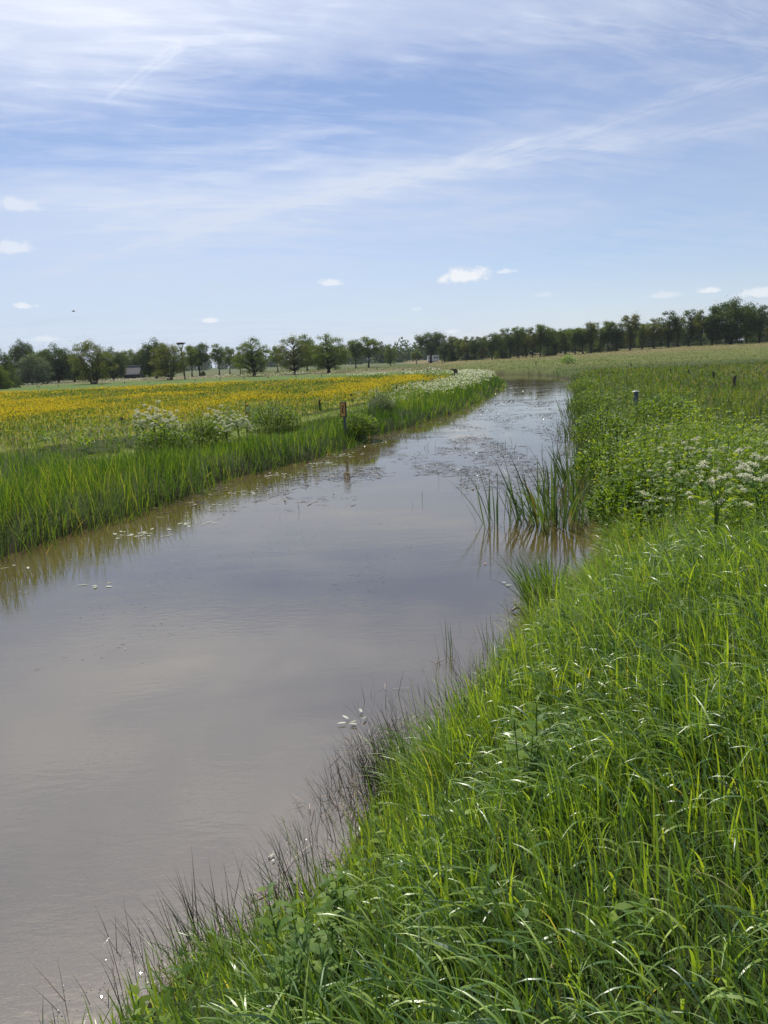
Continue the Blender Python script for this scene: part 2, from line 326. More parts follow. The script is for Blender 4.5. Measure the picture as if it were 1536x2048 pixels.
for x, y, rx, ry, k in ((32, 405, 32, 13, .5), (20, 488, 30, 15, .6), (930, 545, 42, 18, 1.), (1016, 541, 20, 5, .6), (660, 563, 24, 8, .75), (425, 638, 18, 7, .9), (50, 610, 16, 6, .8),
                        (1418, 578, 20, 7, .8), (1318, 588, 32, 8, .45), (1515, 583, 34, 10, .75), (905, 661, 16, 5, .6), (832, 617, 12, 4, .4), (1085, 588, 20, 5, .3), (90, 676, 22, 6, .5)):
    d = nray(x, y); u = np.cross(d, [0, 0, 1.0]); u /= np.linalg.norm(u); v = np.cross(u, d)
    dv = M('ADD', M('DIVIDE', DOT(D, v), ry / FOC), 0.45)
    dv = M('MULTIPLY', dv, M('ADD', 1.0, M('MULTIPLY', M('LESS_THAN', dv, 0.0), 0.9)))       # flatter underside
    e = M('SQRT', M('ADD', M('POWER', M('ABSOLUTE', M('DIVIDE', DOT(D, u), rx / FOC)), 2.0), M('POWER', M('ABSOLUTE', dv), 2.0)))
    e = M('SUBTRACT', M('SUBTRACT', 1.35, e), M('MULTIPLY', M('SUBTRACT', M('ADD', pn, M('MULTIPLY', pn2, 0.5)), 0.72), -2.6))
    m = M('MULTIPLY', M('MULTIPLY', SM(e, 0.15, 1.0), k), M('GREATER_THAN', DOT(D, d), 0.5))
    puff = m if puff is None else M('MAXIMUM', puff, m)
sky = N(nt, 'ShaderNodeTexSky', sky_type='NISHITA', sun_disc=False, air_density=1.0, dust_density=0.15, ozone_density=2.6)
sky.sun_elevation = SUN_EL; sky.sun_rotation = SUN_AZ
def MIXC(f, a, b):
    n = N(nt, 'ShaderNodeMix', data_type='RGBA'); L.new(f, n.inputs[0])
    for i, v in ((6, a), (7, b)):
        if isinstance(v, tuple): n.inputs[i].default_value = (*v, 1)
        else: L.new(v, n.inputs[i])
    return n.outputs[2]
tint = N(nt, 'ShaderNodeMix', data_type='RGBA', blend_type='MULTIPLY'); tint.inputs[0].default_value = 1.0
L.new(sky.outputs[0], tint.inputs[6]); tint.inputs[7].default_value = (1.06, 0.97, 1.03, 1)
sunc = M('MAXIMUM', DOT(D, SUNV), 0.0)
glow = M('ADD', 1.0, M('ADD', M('ADD', M('MULTIPLY', M('POWER', sunc, 12.0), 2.0), M('MULTIPLY', M('POWER', sunc, 5.0), 0.45)), M('MULTIPLY', M('POWER', sunc, 60.0), 1.6)))  # veil glow added around the unseen sun to brighten the water
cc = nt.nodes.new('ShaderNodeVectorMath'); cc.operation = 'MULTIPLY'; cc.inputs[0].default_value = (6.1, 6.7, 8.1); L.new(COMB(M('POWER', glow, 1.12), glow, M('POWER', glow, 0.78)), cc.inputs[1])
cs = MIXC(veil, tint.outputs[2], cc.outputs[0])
cs = MIXC(M('MULTIPLY', M('POWER', M('SUBTRACT', 1.0, zc), 9.0), 0.6), cs, (4.7, 6.2, 8.4))
cs = MIXC(puff, cs, (8.6, 8.9, 9.4))
bg = N(nt, 'ShaderNodeBackground', Strength=0.082); L.new(cs, bg.inputs[0])
wo = N(nt, 'ShaderNodeOutputWorld'); L.new(bg.outputs[0], wo.inputs[0])
sun = bpy.data.objects.new('sun', bpy.data.lights.new('sun', 'SUN')); COL.objects.link(sun)
sun.data.energy = 5.0; sun.data.angle = math.radians(0.6); sun.data.color = (1.0, 0.95, 0.86)
sun.rotation_euler = SUNV.to_track_quat('Z', 'Y').to_euler()
scene.view_settings.view_transform = 'Standard'; scene.view_settings.look = 'None'; scene.view_settings.exposure = 0.3; scene.view_settings.gamma = 1.0
cy = scene.cycles
cy.max_bounces = 6; cy.diffuse_bounces = 3; cy.glossy_bounces = 3; cy.transmission_bounces = 3; cy.caustics_reflective = False; cy.caustics_refractive = False
cy.sample_clamp_indirect = 4.0

# ------------------------------------------------------------------ ground
def meadow_far(x): return np.interp(x, [-90, -45, -20, -4, 12], [133, 131, 118, 108, 98])
def meadow_near(y): return np.interp(y, [18, 26, 34, 60], [9.0, 7.6, 5.6, 4.8])
def yellowness(x, y):
    return sstep(fbm(x, y * 0.55, 9, 21, 4) * 0.75 + fbm(x, y * 0.5, 2.2, 31, 2) * 0.25 + 0.05 * (1 - sstep(y, 40, 75)), 0.37, 0.63)
def zone(x, y, d, side):
    n = len(x); C = np.zeros((n, 3)); c = lambda *v: np.array(v)
    n1 = fbm(x, y, 6, 41, 4)[:, None]; n2 = fbm(x, y, 25, 51, 3)[:, None]
    def mix(a, b, t): return a * (1 - t) + b * t
    green = mix(c(0.022, 0.034, 0.011), c(0.050, 0.072, 0.018), n1)
    Lc = green.copy()
    pth = ((d > 3.5) & (d < 4.9) & (y > 18))[:, None]
    Lc = np.where(pth, mix(c(0.12, 0.17, 0.035), c(0.16, 0.20, 0.05), n1), Lc)
    me = (d > meadow_near(y)) & (y < meadow_far(x))
    Y = yellowness(x, y)[:, None]
    Lc = np.where(me[:, None], mix(mix(c(0.10, 0.14, 0.022), c(0.17, 0.17, 0.026), n1), c(0.36, 0.27, 0.014), Y * 0.4), Lc)
    fy = y - meadow_far(x)
    back = mix(mix(c(0.06, 0.11, 0.02), c(0.09, 0.13, 0.03), n1), mix(c(0.135, 0.105, 0.058), c(0.095, 0.105, 0.040), n1), sstep(fy, 12, 26)[:, None])
    back = mix(back, mix(c(0.055, 0.082, 0.026), c(0.095, 0.100, 0.045), n2), sstep(fy, 60, 110)[:, None])
    Lc = np.where((fy > 0)[:, None] & (d > 4)[:, None], back, Lc)
    Rc = mix(green, mix(c(0.085, 0.115, 0.024), c(0.16, 0.15, 0.045), n1), sstep(y, 70, 120)[:, None] * .7)
    Rc = mix(Rc, mix(c(0.165, 0.118, 0.066), c(0.115, 0.115, 0.040), n1), (sstep(y + 0.25 * x, 160, 210))[:, None])
    br = sstep(x - 0.25 * y, 10, 16) * (1 - sstep(y, 55, 75))
    Rc = mix(Rc, mix(c(0.20, 0.155, 0.09), c(0.24, 0.20, 0.11), n1), .6 * br[:, None])
    shadow_strip = np.exp(-((y - 88 - 0.1 * (x - 50)) / 3.0) ** 2) * sstep(x, 34, 42)  # strip of shadow across the right field, painted into the ground colour
    Rc = mix(Rc, c(0.05, 0.075, 0.02), 0.8 * shadow_strip[:, None])
    C = np.where((side < 0)[:, None], Lc, Rc)
    C = np.where(((side > 0) & (x < 14) & (y > 97))[:, None], back, C)
    C = mix(C, c(0.035, 0.027, 0.016), (1 - sstep(d, -0.05, 0.35))[:, None])
    return C
def polar_sheet():
    r = np.concatenate([[0.15], 0.6 * 1.0215 ** np.arange(0, 400)]); r = r[r < 3200]; r = np.append(r, [4200, 6000])
    t = np.radians(np.concatenate([np.arange(-46, 46.01, 0.24), np.arange(48, 314, 3.0)]))
    R_, T_ = np.meshgrid(r, t, indexing='ij'); x = (R_ * np.sin(T_)).ravel(); y = (R_ * np.cos(T_)).ravel()
    ds = river(x, y); z = terrain(x, y, ds)
    nr, ntt = R_.shape; i, j = np.meshgrid(np.arange(nr - 1), np.arange(ntt), indexing='ij')
    j2 = (j + 1) % ntt
    F = np.stack([i * ntt + j, (i + 1) * ntt + j, (i + 1) * ntt + j2, i * ntt + j2], -1).reshape(-1, 4)[:, ::-1]
    mb = MB(); mb.add(np.stack([x, y, z], 1), F, 0.5)
    return mb, zone(x, y, ds[0], ds[1])
mb, zc_ = polar_sheet()
m, nt2 = mat('earth_and_turf'); l2 = nt2.links
at_ = N(nt2, 'ShaderNodeAttribute', attribute_name='zone')
tcg = N(nt2, 'ShaderNodeTexCoord')
ng = N(nt2, 'ShaderNodeTexNoise', Scale=3.5, Detail=9, Roughness=0.75); l2.new(tcg.outputs['Object'], ng.inputs['Vector'])
rg = ramp(nt2, [(0.3, (0.55, 0.55, 0.55)), (0.7, (1.4, 1.4, 1.35))]); l2.new(ng.outputs['Fac'], rg.inputs[0])
mg = N(nt2, 'ShaderNodeMix', data_type='RGBA', blend_type='MULTIPLY'); mg.inputs[0].default_value = 1.0
l2.new(at_.outputs['Color'], mg.inputs[6]); l2.new(rg.outputs[0], mg.inputs[7])
pg = N(nt2, 'ShaderNodeBsdfPrincipled', Roughness=0.95); pg.inputs['Specular IOR Level'].default_value = 0.1
l2.new(mg.outputs[2], pg.inputs['Base Color'])
bg2 = N(nt2, 'ShaderNodeBump', Strength=0.8, Distance=0.15); l2.new(ng.outputs['Fac'], bg2.inputs['Height']); l2.new(bg2.outputs[0], pg.inputs['Normal'])
og = N(nt2, 'ShaderNodeOutputMaterial'); l2.new(pg.outputs[0], og.inputs[0])
gr = mb.build('ground', m)
za = gr.data.attributes.new('zone', 'FLOAT_COLOR', 'POINT')
za.data.foreach_set('color', np.concatenate([zc_, np.ones((len(zc_), 1))], 1).astype(f32).ravel())
tag(gr, 'grassy banks and flat fields either side of the river', kind='structure')

# ------------------------------------------------------------------ water
m, nt2 = mat('murky_river_water'); l2 = nt2.links
tcg = N(nt2, 'ShaderNodeTexCoord')
mp = N(nt2, 'ShaderNodeMapping'); mp.inputs['Scale'].default_value = (1.0, 2.6, 1); mp.inputs['Rotation'].default_value = (0, 0, 0.25)
l2.new(tcg.outputs['Object'], mp.inputs[0])
na = N(nt2, 'ShaderNodeTexNoise', Scale=5.5, Detail=4, Roughness=0.55); l2.new(mp.outputs[0], na.inputs['Vector'])
nb = N(nt2, 'ShaderNodeTexNoise', Scale=0.33, Detail=3, Roughness=0.5); l2.new(mp.outputs[0], nb.inputs['Vector'])
rb = ramp(nt2, [(0.42, (0.05, 0.05, 0.05)), (0.7, (1, 1, 1))]); l2.new(nb.outputs['Fac'], rb.inputs[0])
hm = N(nt2, 'ShaderNodeMath', operation='MULTIPLY'); l2.new(na.outputs['Fac'], hm.inputs[0]); l2.new(rb.outputs[0], hm.inputs[1])
bw = N(nt2, 'ShaderNodeBump', Strength=0.12, Distance=0.03); l2.new(hm.outputs[0], bw.inputs['Height'])
nc = N(nt2, 'ShaderNodeTexNoise', Scale=0.5, Detail=5, Roughness=0.6); l2.new(tcg.outputs['Object'], nc.inputs['Vector'])
rc = ramp(nt2, [(0.3, (0.056, 0.040, 0.014)), (0.7, (0.080, 0.059, 0.025))]); l2.new(nc.outputs['Fac'], rc.inputs[0])
pw = N(nt2, 'ShaderNodeBsdfPrincipled', Roughness=0.035, IOR=3.3); l2.new(rc.outputs[0], pw.inputs['Base Color']); l2.new(bw.outputs[0], pw.inputs['Normal']); pw.inputs['Specular Tint'].default_value = (1.0, 0.965, 0.90, 1)
ow = N(nt2, 'ShaderNodeOutputMaterial'); l2.new(pw.outputs[0], ow.inputs[0])
gx, gy = np.meshgrid(np.linspace(-30, 34, 33), np.linspace(-14, 112, 64), indexing='ij')
v = np.stack([gx.ravel(), gy.ravel(), np.zeros(gx.size)], 1)
i, j = np.meshgrid(np.arange(32), np.arange(63), indexing='ij')
F = np.stack([i * 64 + j, (i + 1) * 64 + j, (i + 1) * 64 + j + 1, i * 64 + j + 1], -1).reshape(-1, 4)
wt = MB().add(v, F).build('river', m)
tag(wt, 'murky brown river reflecting the sky', kind='structure')

# ------------------------------------------------------------------ scatter helpers
def sample(n, x0, x1, y0, y1):
    x = U(x0, x1, n); y = U(y0, y1, n); d, s = river(x, y); r = np.hypot(x, y)
    ang = np.degrees(np.arctan2(x, y))
    return x, y, d, s, r, ang
def pts(x, y, d, s, sink=0.02):
    return np.stack([x, y, np.maximum(terrain(x, y, (d, s)), -0.25) - sink], 1)
def pick(keep, *a): return [v[keep] for v in a]
exec_stuff = {}
WIND = math.pi                       # leaf tips bow to the left

# near right bank: broad arching blades, fine upright blades, understorey
def near_bank():
    A = MB(); B = MB(); S = MB()
    # broad, glossy, arching
    x, y, d, s, r, a = sample(260000, -2.2, 9, 0.3, 15)
    pat = fbm(x, y, 1.5, 61, 3); right = sstep(d, 0.45, 1.5)
    dens = np.clip(1.2 - r / 14, 0.16, 1) * (0.22 + 0.78 * sstep(pat, 0.40, 0.58)) * right * 0.62
    k = (s > 0) & (d > 0.3) & (r < 15) & (r > 0.75) & (np.abs(a) < 62) & (RNG.random(len(x)) < dens) & ~((y > 8) & (d < 3.4) & (fbm(x, y, 2.5, 12) < 0.6))
    x, y, d, s, r = pick(k, x, y, d, s, r); n = len(x)
    lo = fbm(x, y, 0.6, 66, 2)
    blades(A, pts(x, y, d, s), U(0.26, 0.48, n) * (0.7 + 0.6 * lo) * (0.76 + 0.24 * sstep(r, 2.0, 4.5)) * (0.6 + 0.4 * sstep(d, 0.3, 1.4)), np.maximum(U(0.0055, 0.0118, n), r * 0.0011), WIND + RNG.normal(0, 0.65, n), U(0.02, 0.4, n), U(0.5, 2.6, n), 8, np.clip(RNG.normal(0.5, 0.28, n), 0, 1))
    # upright
    x, y, d, s, r, a = sample(210000, -2.2, 9, 0.3, 15)
    dens = np.clip(1.25 - r / 11, 0.25, 1) * 0.6 * np.where((y > 8) & (d < 3.2), 0.5, 1) * np.where(y < 8, sstep(d, -0.04, 0.14), 1)
    k = (s > 0) & (d > -0.03) & (r < 15) & (r > 0.75) & (np.abs(a) < 62) & (RNG.random(len(x)) < dens)
    x, y, d, s, r = pick(k, x, y, d, s, r); n = len(x)
    edge = sstep(d, 0.1, 1.5); tone = np.clip(RNG.normal(0.62 - 0.24 * edge, 0.22, n) + (fbm(x, y, 0.9, 71) - 0.5) * 0.8, 0, 0.95); tone = np.where(RNG.random(n) < .014, 1.0, tone)
    hgt = (0.35 + 0.9 * fbm(x, y, 0.5, 77, 2)) * (0.55 + 0.45 * edge)
    blades(B, pts(x, y, d, s), U(0.24, 0.56, n) * hgt * (0.8 + 0.2 * sstep(r, 2.0, 4.5)), np.maximum(U(0.0035, 0.008, n), r * 0.0008), WIND + RNG.normal(0, 1.2, n), U(0.0, 0.35, n), U(0.1, 1.4, n), 5, tone)
    x, y, d, s, r, a = sample(80000, -2.2, 9, 0.3, 13)
    k = (s > 0) & (d > 0.25) & (r > 0.75) & (np.abs(a) < 62) & (RNG.random(len(x)) < np.clip(1.2 - r / 11, .2, 1) * .5 * sstep(fbm(x, y, 1.0, 441, 2), .4, .6))
    x, y, d, s, r = pick(k, x, y, d, s, r); n = len(x)
    blades(A, pts(x, y, d, s), U(0.26, 0.5, n) * (0.8 + 0.2 * sstep(r, 2.0, 4.5)), np.maximum(U(0.006, 0.011, n), r * 0.001), WIND + RNG.normal(0, 1.0, n), U(0, 0.2, n), U(0.05, 0.7, n), 6, np.clip(RNG.normal(0.6, 0.25, n), 0, 1))
    # understorey
    x, y, d, s, r, a = sample(50000, -2.2, 7, 0.3, 11)
    k = (s > 0) & (d > 0.0) & (r < 11) & (r > 0.75) & (np.abs(a) < 62)
    x, y, d, s, r = pick(k, x, y, d, s, r); n = len(x)
    blades(B, pts(x, y, d, s), U(0.06, 0.2, n), np.maximum(U(0.003, 0.006, n), r * 0.0006), U(0, 6.28, n), U(0.1, 0.9, n), U(0.2, 1.6, n), 3, np.clip(RNG.normal(0.45, 0.28, n), 0, 1))
    # overhanging tufts along the edge of the bank
    x, y, d, s, r, a = sample(160000, -2.4, 5, 0.8, 12)
    k = (s > 0) & (d > 0.02) & (d < 0.55) & (RNG.random(len(x)) < 0.75 * sstep(fbm(x, y, 0.55, 401, 2), 0.38, 0.60))
    x, y, d, s, r = pick(k, x, y, d, s, r); n = len(x)
    blades(B, pts(x, y, d, s), U(0.18, 0.5, n) * (0.55 + 0.45 * sstep(y, 2.6, 3.6)), np.maximum(U(0.004, 0.008, n), r * 0.0008), math.pi * .9 + RNG.normal(0, 0.8, n), U(0.05, 0.6, n), U(0.2, 1.5, n), 5, np.clip(RNG.normal(0.66, 0.22, n), 0, 1))
    # flowering stalks
    x, y, d, s, r, a = sample(2600, -1.6, 9, 3.0, 15)
    k = (s > 0) & (d > 0.1) & (np.abs(a) < 55) & (RNG.random(len(x)) < np.where(d < 1.0, 1, 0.4))
    x, y, d, s, r = pick(k, x, y, d, s, r); n = len(x)
    blades(S, pts(x, y, d, s), U(0.3, 0.6, n), np.maximum(U(0.002, 0.004, n), r * 0.0007), WIND + RNG.normal(0, 1.0, n), U(0, 0.2, n), U(0.1, 0.7, n), 10, U(0.3, 1, n), 'seed')
    H = MB(); x, y, d, s, r, a = sample(9000, -1.5, 7, 1.0, 12)
    k = (s > 0) & (d > 0.3) & (r > 1.9) & (np.abs(a) < 58) & (RNG.random(len(x)) < 0.05 + 0.45 * sstep(fbm(x, y, 1.1, 431, 3), 0.54, 0.66)); x, y, d, s, r = pick(k, x, y, d, s, r); n = len(x)
    b0 = pts(x, y, d, s); hh = U(.08, .30, n); tn = np.clip(RNG.normal(.5, .25, n), 0, 1); a0 = U(0, 6.28, n)
    for q in range(6):
        p = b0.copy(); p[:, 2] += hh * (.5 + .1 * q); blades(H, p, U(.028, .065, n), U(.013, .027, n), a0 + 2.4 * q, U(.6, 1.4, n), U(.1, .8, n), 4, np.clip(tn + RNG.normal(0, .1, n), 0, 1), 'leaf')
    tag(H.build('small_weeds', M_herb), 'small leafy weeds among the grass of the near right bank', kind='stuff')
    tag(A.build('broad_grass', M_near), 'broad glossy arching grass blades covering the near right bank', kind='stuff')
    tag(B.build('bank_grass', M_grass), 'fine bright green grass covering the near right bank', kind='stuff')
    tag(S.build('grass_seed_heads', M_seed), 'thin pale seed stalks rising from the near right bank', kind='stuff')
near_bank()

def right_bank_far():
    B = MB(); S = MB(); H = MB(); R = MB()
    x, y, d, s, r, a = sample(520000, 2, 60, 8, 75)
    dens = np.clip((16 / r) ** 1.7, 0.012, 1) * 0.9 * np.where((d < 3.2) & (r < 22), 0.75, 1)
    k = (s > 0) & (d > 0.0) & (r > 13) & (np.abs(a) < 36) & (RNG.random(len(x)) < dens)
    x, y, d, s, r = pick(k, x, y, d, s, r); n = len(x)
    pat = fbm(x, y, 3.5, 83, 3)
    tone = np.clip(RNG.normal(0.50, 0.24, n) + (pat - 0.5) * 0.8, 0, 0.86); tone = np.where(RNG.random(n) < .04, 1.0, tone)
    blades(B, pts(x, y, d, s), U(0.22, 0.6, n) * (0.35 + 1.1 * pat * fbm(x, y, 1.0, 88, 2) * 1.6), np.maximum(U(0.004, 0.009, n), r * 0.0009), WIND + RNG.normal(0, 1.4, n), U(0, 0.7, n), U(0.1, 1.8, n), 4, tone)
    # seed heads, browner to the right
    x, y, d, s, r, a = sample(120000, 2, 60, 8, 75)
    br = 0.10 + 0.75 * sstep(x - 0.25 * y, 9, 14) + 0.4 * sstep(fbm(x, y, 4, 95), 0.5, 0.7)
    k = (s > 0) & (d > 1.5) & (r > 14) & (np.abs(a) < 36) & (RNG.random(len(x)) < np.clip((18 / r) ** 1.6, 0.02, 1) * 0.2 * br)
    x, y, d, s, r = pick(k, x, y, d, s, r); n = len(x)
    blades(S, pts(x, y, d, s), U(0.35, 0.7, n), np.maximum(U(0.006, 0.011, n), r * 0.0009), WIND + RNG.normal(0, 1.3, n), U(0, 0.3, n), U(0.0, 0.5, n), 7, U(0.1, 0.9, n), 'seed')
    # leafy herbs between the reeds and the fence
    x, y, d, s, r, a = sample(26000, 2, 16, 8, 34)
    pat = fbm(x, y, 2.0, 104, 3)
    k = (s > 0) & (d > 0.05) & (r > 8.3) & (np.abs(a) < 34) & (RNG.random(len(x)) < np.clip(1.5 - r / 26, 0.1, 1) * (1 - 0.75 * sstep(d, 2.8, 5)) * (0.12 + 0.9 * sstep(pat, 0.42, 0.6) + 0.35 * (d < 2.2)) * 0.85 * (1 - 0.85 * sstep(r, 13, 20)))
    x, y, d, s, r = pick(k, x, y, d, s, r); n = len(x)
    base = pts(x, y, d, s); hgt = U(0.35, 0.8, n) * (0.5 + 0.8 * fbm(x, y, 1.2, 107)) * (1 + 0.45 * (1 - sstep(d, 1.6, 3.2)))
    tn = np.clip(RNG.normal(0.45, 0.2, n) + (fbm(x, y, 1.5, 109) - 0.5) * 0.6, 0, 1)
    for lv in range(5):
        az0 = U(0, 6.28, n)
        for q in range(2):
            p = base.copy(); p[:, 2] += hgt * (0.35 + 0.16 * lv); p[:, :2] += RNG.normal(0, 0.025, (n, 2))
            blades(H, p, U(0.05, 0.11, n) * (1.15 - 0.1 * lv), U(0.020, 0.042, n), az0 + math.pi * q, U(0.7, 1.3, n), U(0.2, 0.9, n), 3, np.clip(tn + RNG.normal(0, 0.1, n) + 0.05 * lv, 0, 1), 'leaf')
    blades(H, base, hgt, 0.006, U(0, 6.28, n), U(0, 0.15, n), U(0, 0.2, n), 2, tn, 'stem')
    # reeds along the right waterline
    x, y, d, s, r, a = sample(160000, 2, 24, 13.5, 100)
    k = ((s > 0)) & (d > -0.5 * fbm(x, y, 1.2, 115)) & (d < 0.45) & (np.abs(a) < 40) & (RNG.random(len(x)) < np.clip((18 / r) ** 1.2, 0.08, 1) * sstep(fbm(x, y, 1.5, 113), 0.42, 0.66) * np.where(y < 20, 0.2, np.where(y < 48, 0.55, 0.34)))
    x, y, d, s, r = pick(k, x, y, d, s, r); n = len(x)
    blades(R, pts(x, y, d, s), U(0.35, 1.15, n) * (0.6 + 0.7 * fbm(x, y, 2.5, 117)) * np.where(y > 40, 0.85, 1), np.maximum(U(0.010, 0.02, n), r * 0.0009), WIND + RNG.normal(0, 1.0, n), U(0, 0.22, n), U(0.0, 0.7, n), 5, np.clip(RNG.normal(0.45, 0.22, n), 0, 1))
    tag(B.build('meadow_grass', M_meadow_shaded), 'long green grass covering the right bank and the field edge beyond', kind='stuff')
    tag(S.build('grass_seed_heads', M_seed), 'brownish seed heads over the grass of the right bank field edge', kind='stuff')
    tag(H.build('leafy_weeds', M_herb), 'dense nettles and leafy weeds behind the iris clump on the right bank', kind='stuff')
    tag(R.build('reeds', M_iris), 'tall dark green reeds along the right waterline', kind='stuff')
right_bank_far()

def left_bank():
    R = MB(); S = MB(); H = MB(); P_ = MB()
    x, y, d, s, r, a = sample(760000, -22, 20, 7, 102)
    onp = (d > 3.0) & (d < 5.0) & (y > 18.5)
    dens = np.clip((16 / r) ** 1.5, 0.02, 1) * np.where(d < 3.6, 1.0, 0.55) * np.where(onp, 0, 1) * (0.4 + 0.75 * sstep(fbm(x, y, 0.8, 411, 2), 0.36, 0.6))
    k = (s < 0) & (d > -0.28) & (d < meadow_near(y) + 0.3 * np.sin(x * 1.7)) & (a > -42) & (RNG.random(len(x)) < dens)
    x, y, d, s, r = pick(k, x, y, d, s, r); n = len(x)
    clump = fbm(x, y, 1.1, 121, 2); pat = fbm(x, y, 4, 125, 2)
    far = sstep(y, 15, 21) * (1 - sstep(y, 27, 33)); hgt = (1.15 - 0.15 * sstep(y, 17, 23)) * (0.5 + 0.8 * clump) * (1 - 0.3 * sstep(y, 28, 34)) * (1 - 0.25 * far) * (1 - (0.25 + 0.4 * far) * sstep(d, 0.9, 2.2)) * np.where(d < 0.15, 0.75, 1.0) * np.where((d > 4.9) & (y > 18), 0.9, 1.0)
    tone = np.clip(RNG.normal(0.45, 0.22, n) + (pat - 0.5) * 0.9 + 0.35 * (RNG.random(n) < .015), 0, 0.97)
    blades(R, pts(x, y, d, s), U(0.5, 0.95, n) * hgt, np.maximum(U(0.006, 0.011, n), r * 0.0008), U(0, 6.28, n), U(0, 0.3, n), U(0.0, 0.9, n), 4, tone)
    # outer fringe leaning over the water
    x, y, d, s, r, a = sample(260000, -9, 14, 8, 75)
    k = (s < 0) & (d > -0.35) & (d < 0.12) & (RNG.random(len(x)) < np.clip((14 / r) ** 1.3, 0.05, 1) * 0.5)
    x, y, d, s, r = pick(k, x, y, d, s, r); n = len(x)
    blades(R, pts(x, y, d, s), U(0.25, 0.6, n), np.maximum(U(0.006, 0.011, n), r * 0.0008), RNG.normal(-0.35, 0.7, n), U(0.0, 0.5, n), U(0.1, 1.2, n), 4, np.clip(RNG.normal(0.5, 0.25, n), 0, 1))
    # mown path
    x, y, d, s, r, a = sample(150000, -9, 12, 17, 60)
    k = (s < 0) & (d > 2.6) & (d < 5.2) & (y > 17.5) & (RNG.random(len(x)) < np.clip((22 / r) ** 1.5, 0.05, 1))
    x, y, d, s, r = pick(k, x, y, d, s, r); n = len(x)
    blades(P_, pts(x, y, d, s, 0.0), U(0.05, 0.12, n), np.maximum(U(0.004, 0.007, n), r * 0.0008), U(0, 6.28, n), U(0.1, 0.7, n), U(0, 1, n), 2, np.clip(RNG.normal(0.7, 0.12, n), 0, 0.95))
    # seed heads above the bank
    x, y, d, s, r, a = sample(90000, -22, 12, 8, 60)
    onp = (d > 3.3) & (d < 5.0) & (y > 18.5)
    k = (s < 0) & (d > 1.6) & (d < meadow_near(y) + 0.5) & ~onp & (a > -42) & (RNG.random(len(x)) < np.clip((16 / r) ** 1.5, 0.03, 1) * 0.22 * sstep(d, 1.5, 3.4) * (0.3 + sstep(fbm(x, y, 3, 131), 0.45, 0.65)))
    x, y, d, s, r = pick(k, x, y, d, s, r); n = len(x)
    blades(S, pts(x, y, d, s), U(0.5, 0.85, n) * np.where((y > 19) & (d < 3.2), .6, 1), np.maximum(U(0.008, 0.014, n), r * 0.0008), U(0, 6.28, n), U(0, 0.25, n), U(0.0, 0.5, n), 7, U(0.0, 0.9, n), 'seed')
    # leafy weeds in the strip before the meadow
    x, y, d, s, r, a = sample(16000, -22, 10, 10, 55)
    k = (s < 0) & (d > np.where(y < 19, 3.2, 5.0)) & (d < meadow_near(y) + 0.6) & (a > -42) & (RNG.random(len(x)) < np.clip((20 / r) ** 1.2, 0.05, 1) * sstep(fbm(x, y, 2.4, 141), 0.42, 0.6))
    x, y, d, s, r = pick(k, x, y, d, s, r); n = len(x)
    base = pts(x, y, d, s); hgt = U(0.4, 0.85, n); tn = np.clip(RNG.normal(0.35, 0.2, n), 0, 1)
    for lv in range(4):
        az0 = U(0, 6.28, n)
        for q in range(2):
            p = base.copy(); p[:, 2] += hgt * (0.35 + 0.2 * lv)
            blades(H, p, U(0.10, 0.17, n), np.maximum(U(0.04, 0.07, n), r * 0.002), az0 + math.pi * q, U(0.6, 1.2, n), U(0.2, 0.8, n), 2, np.clip(tn + RNG.normal(0, 0.1, n), 0, 1), 'leaf')
    tag(R.build('reed_grass', M_reed), 'tall upright green reed grass along the left riverbank', kind='stuff')
    tag(P_.build('mown_grass', M_meadow_shaded), 'short mown grass path along the top of the left bank', kind='stuff')
    tag(S.build('grass_seed_heads', M_seed), 'purplish brown seed heads on top of the left bank', kind='stuff')
    tag(H.build('leafy_weeds', M_herb), 'dark leafy weeds between the left bank path and the buttercup meadow', kind='stuff')
left_bank()

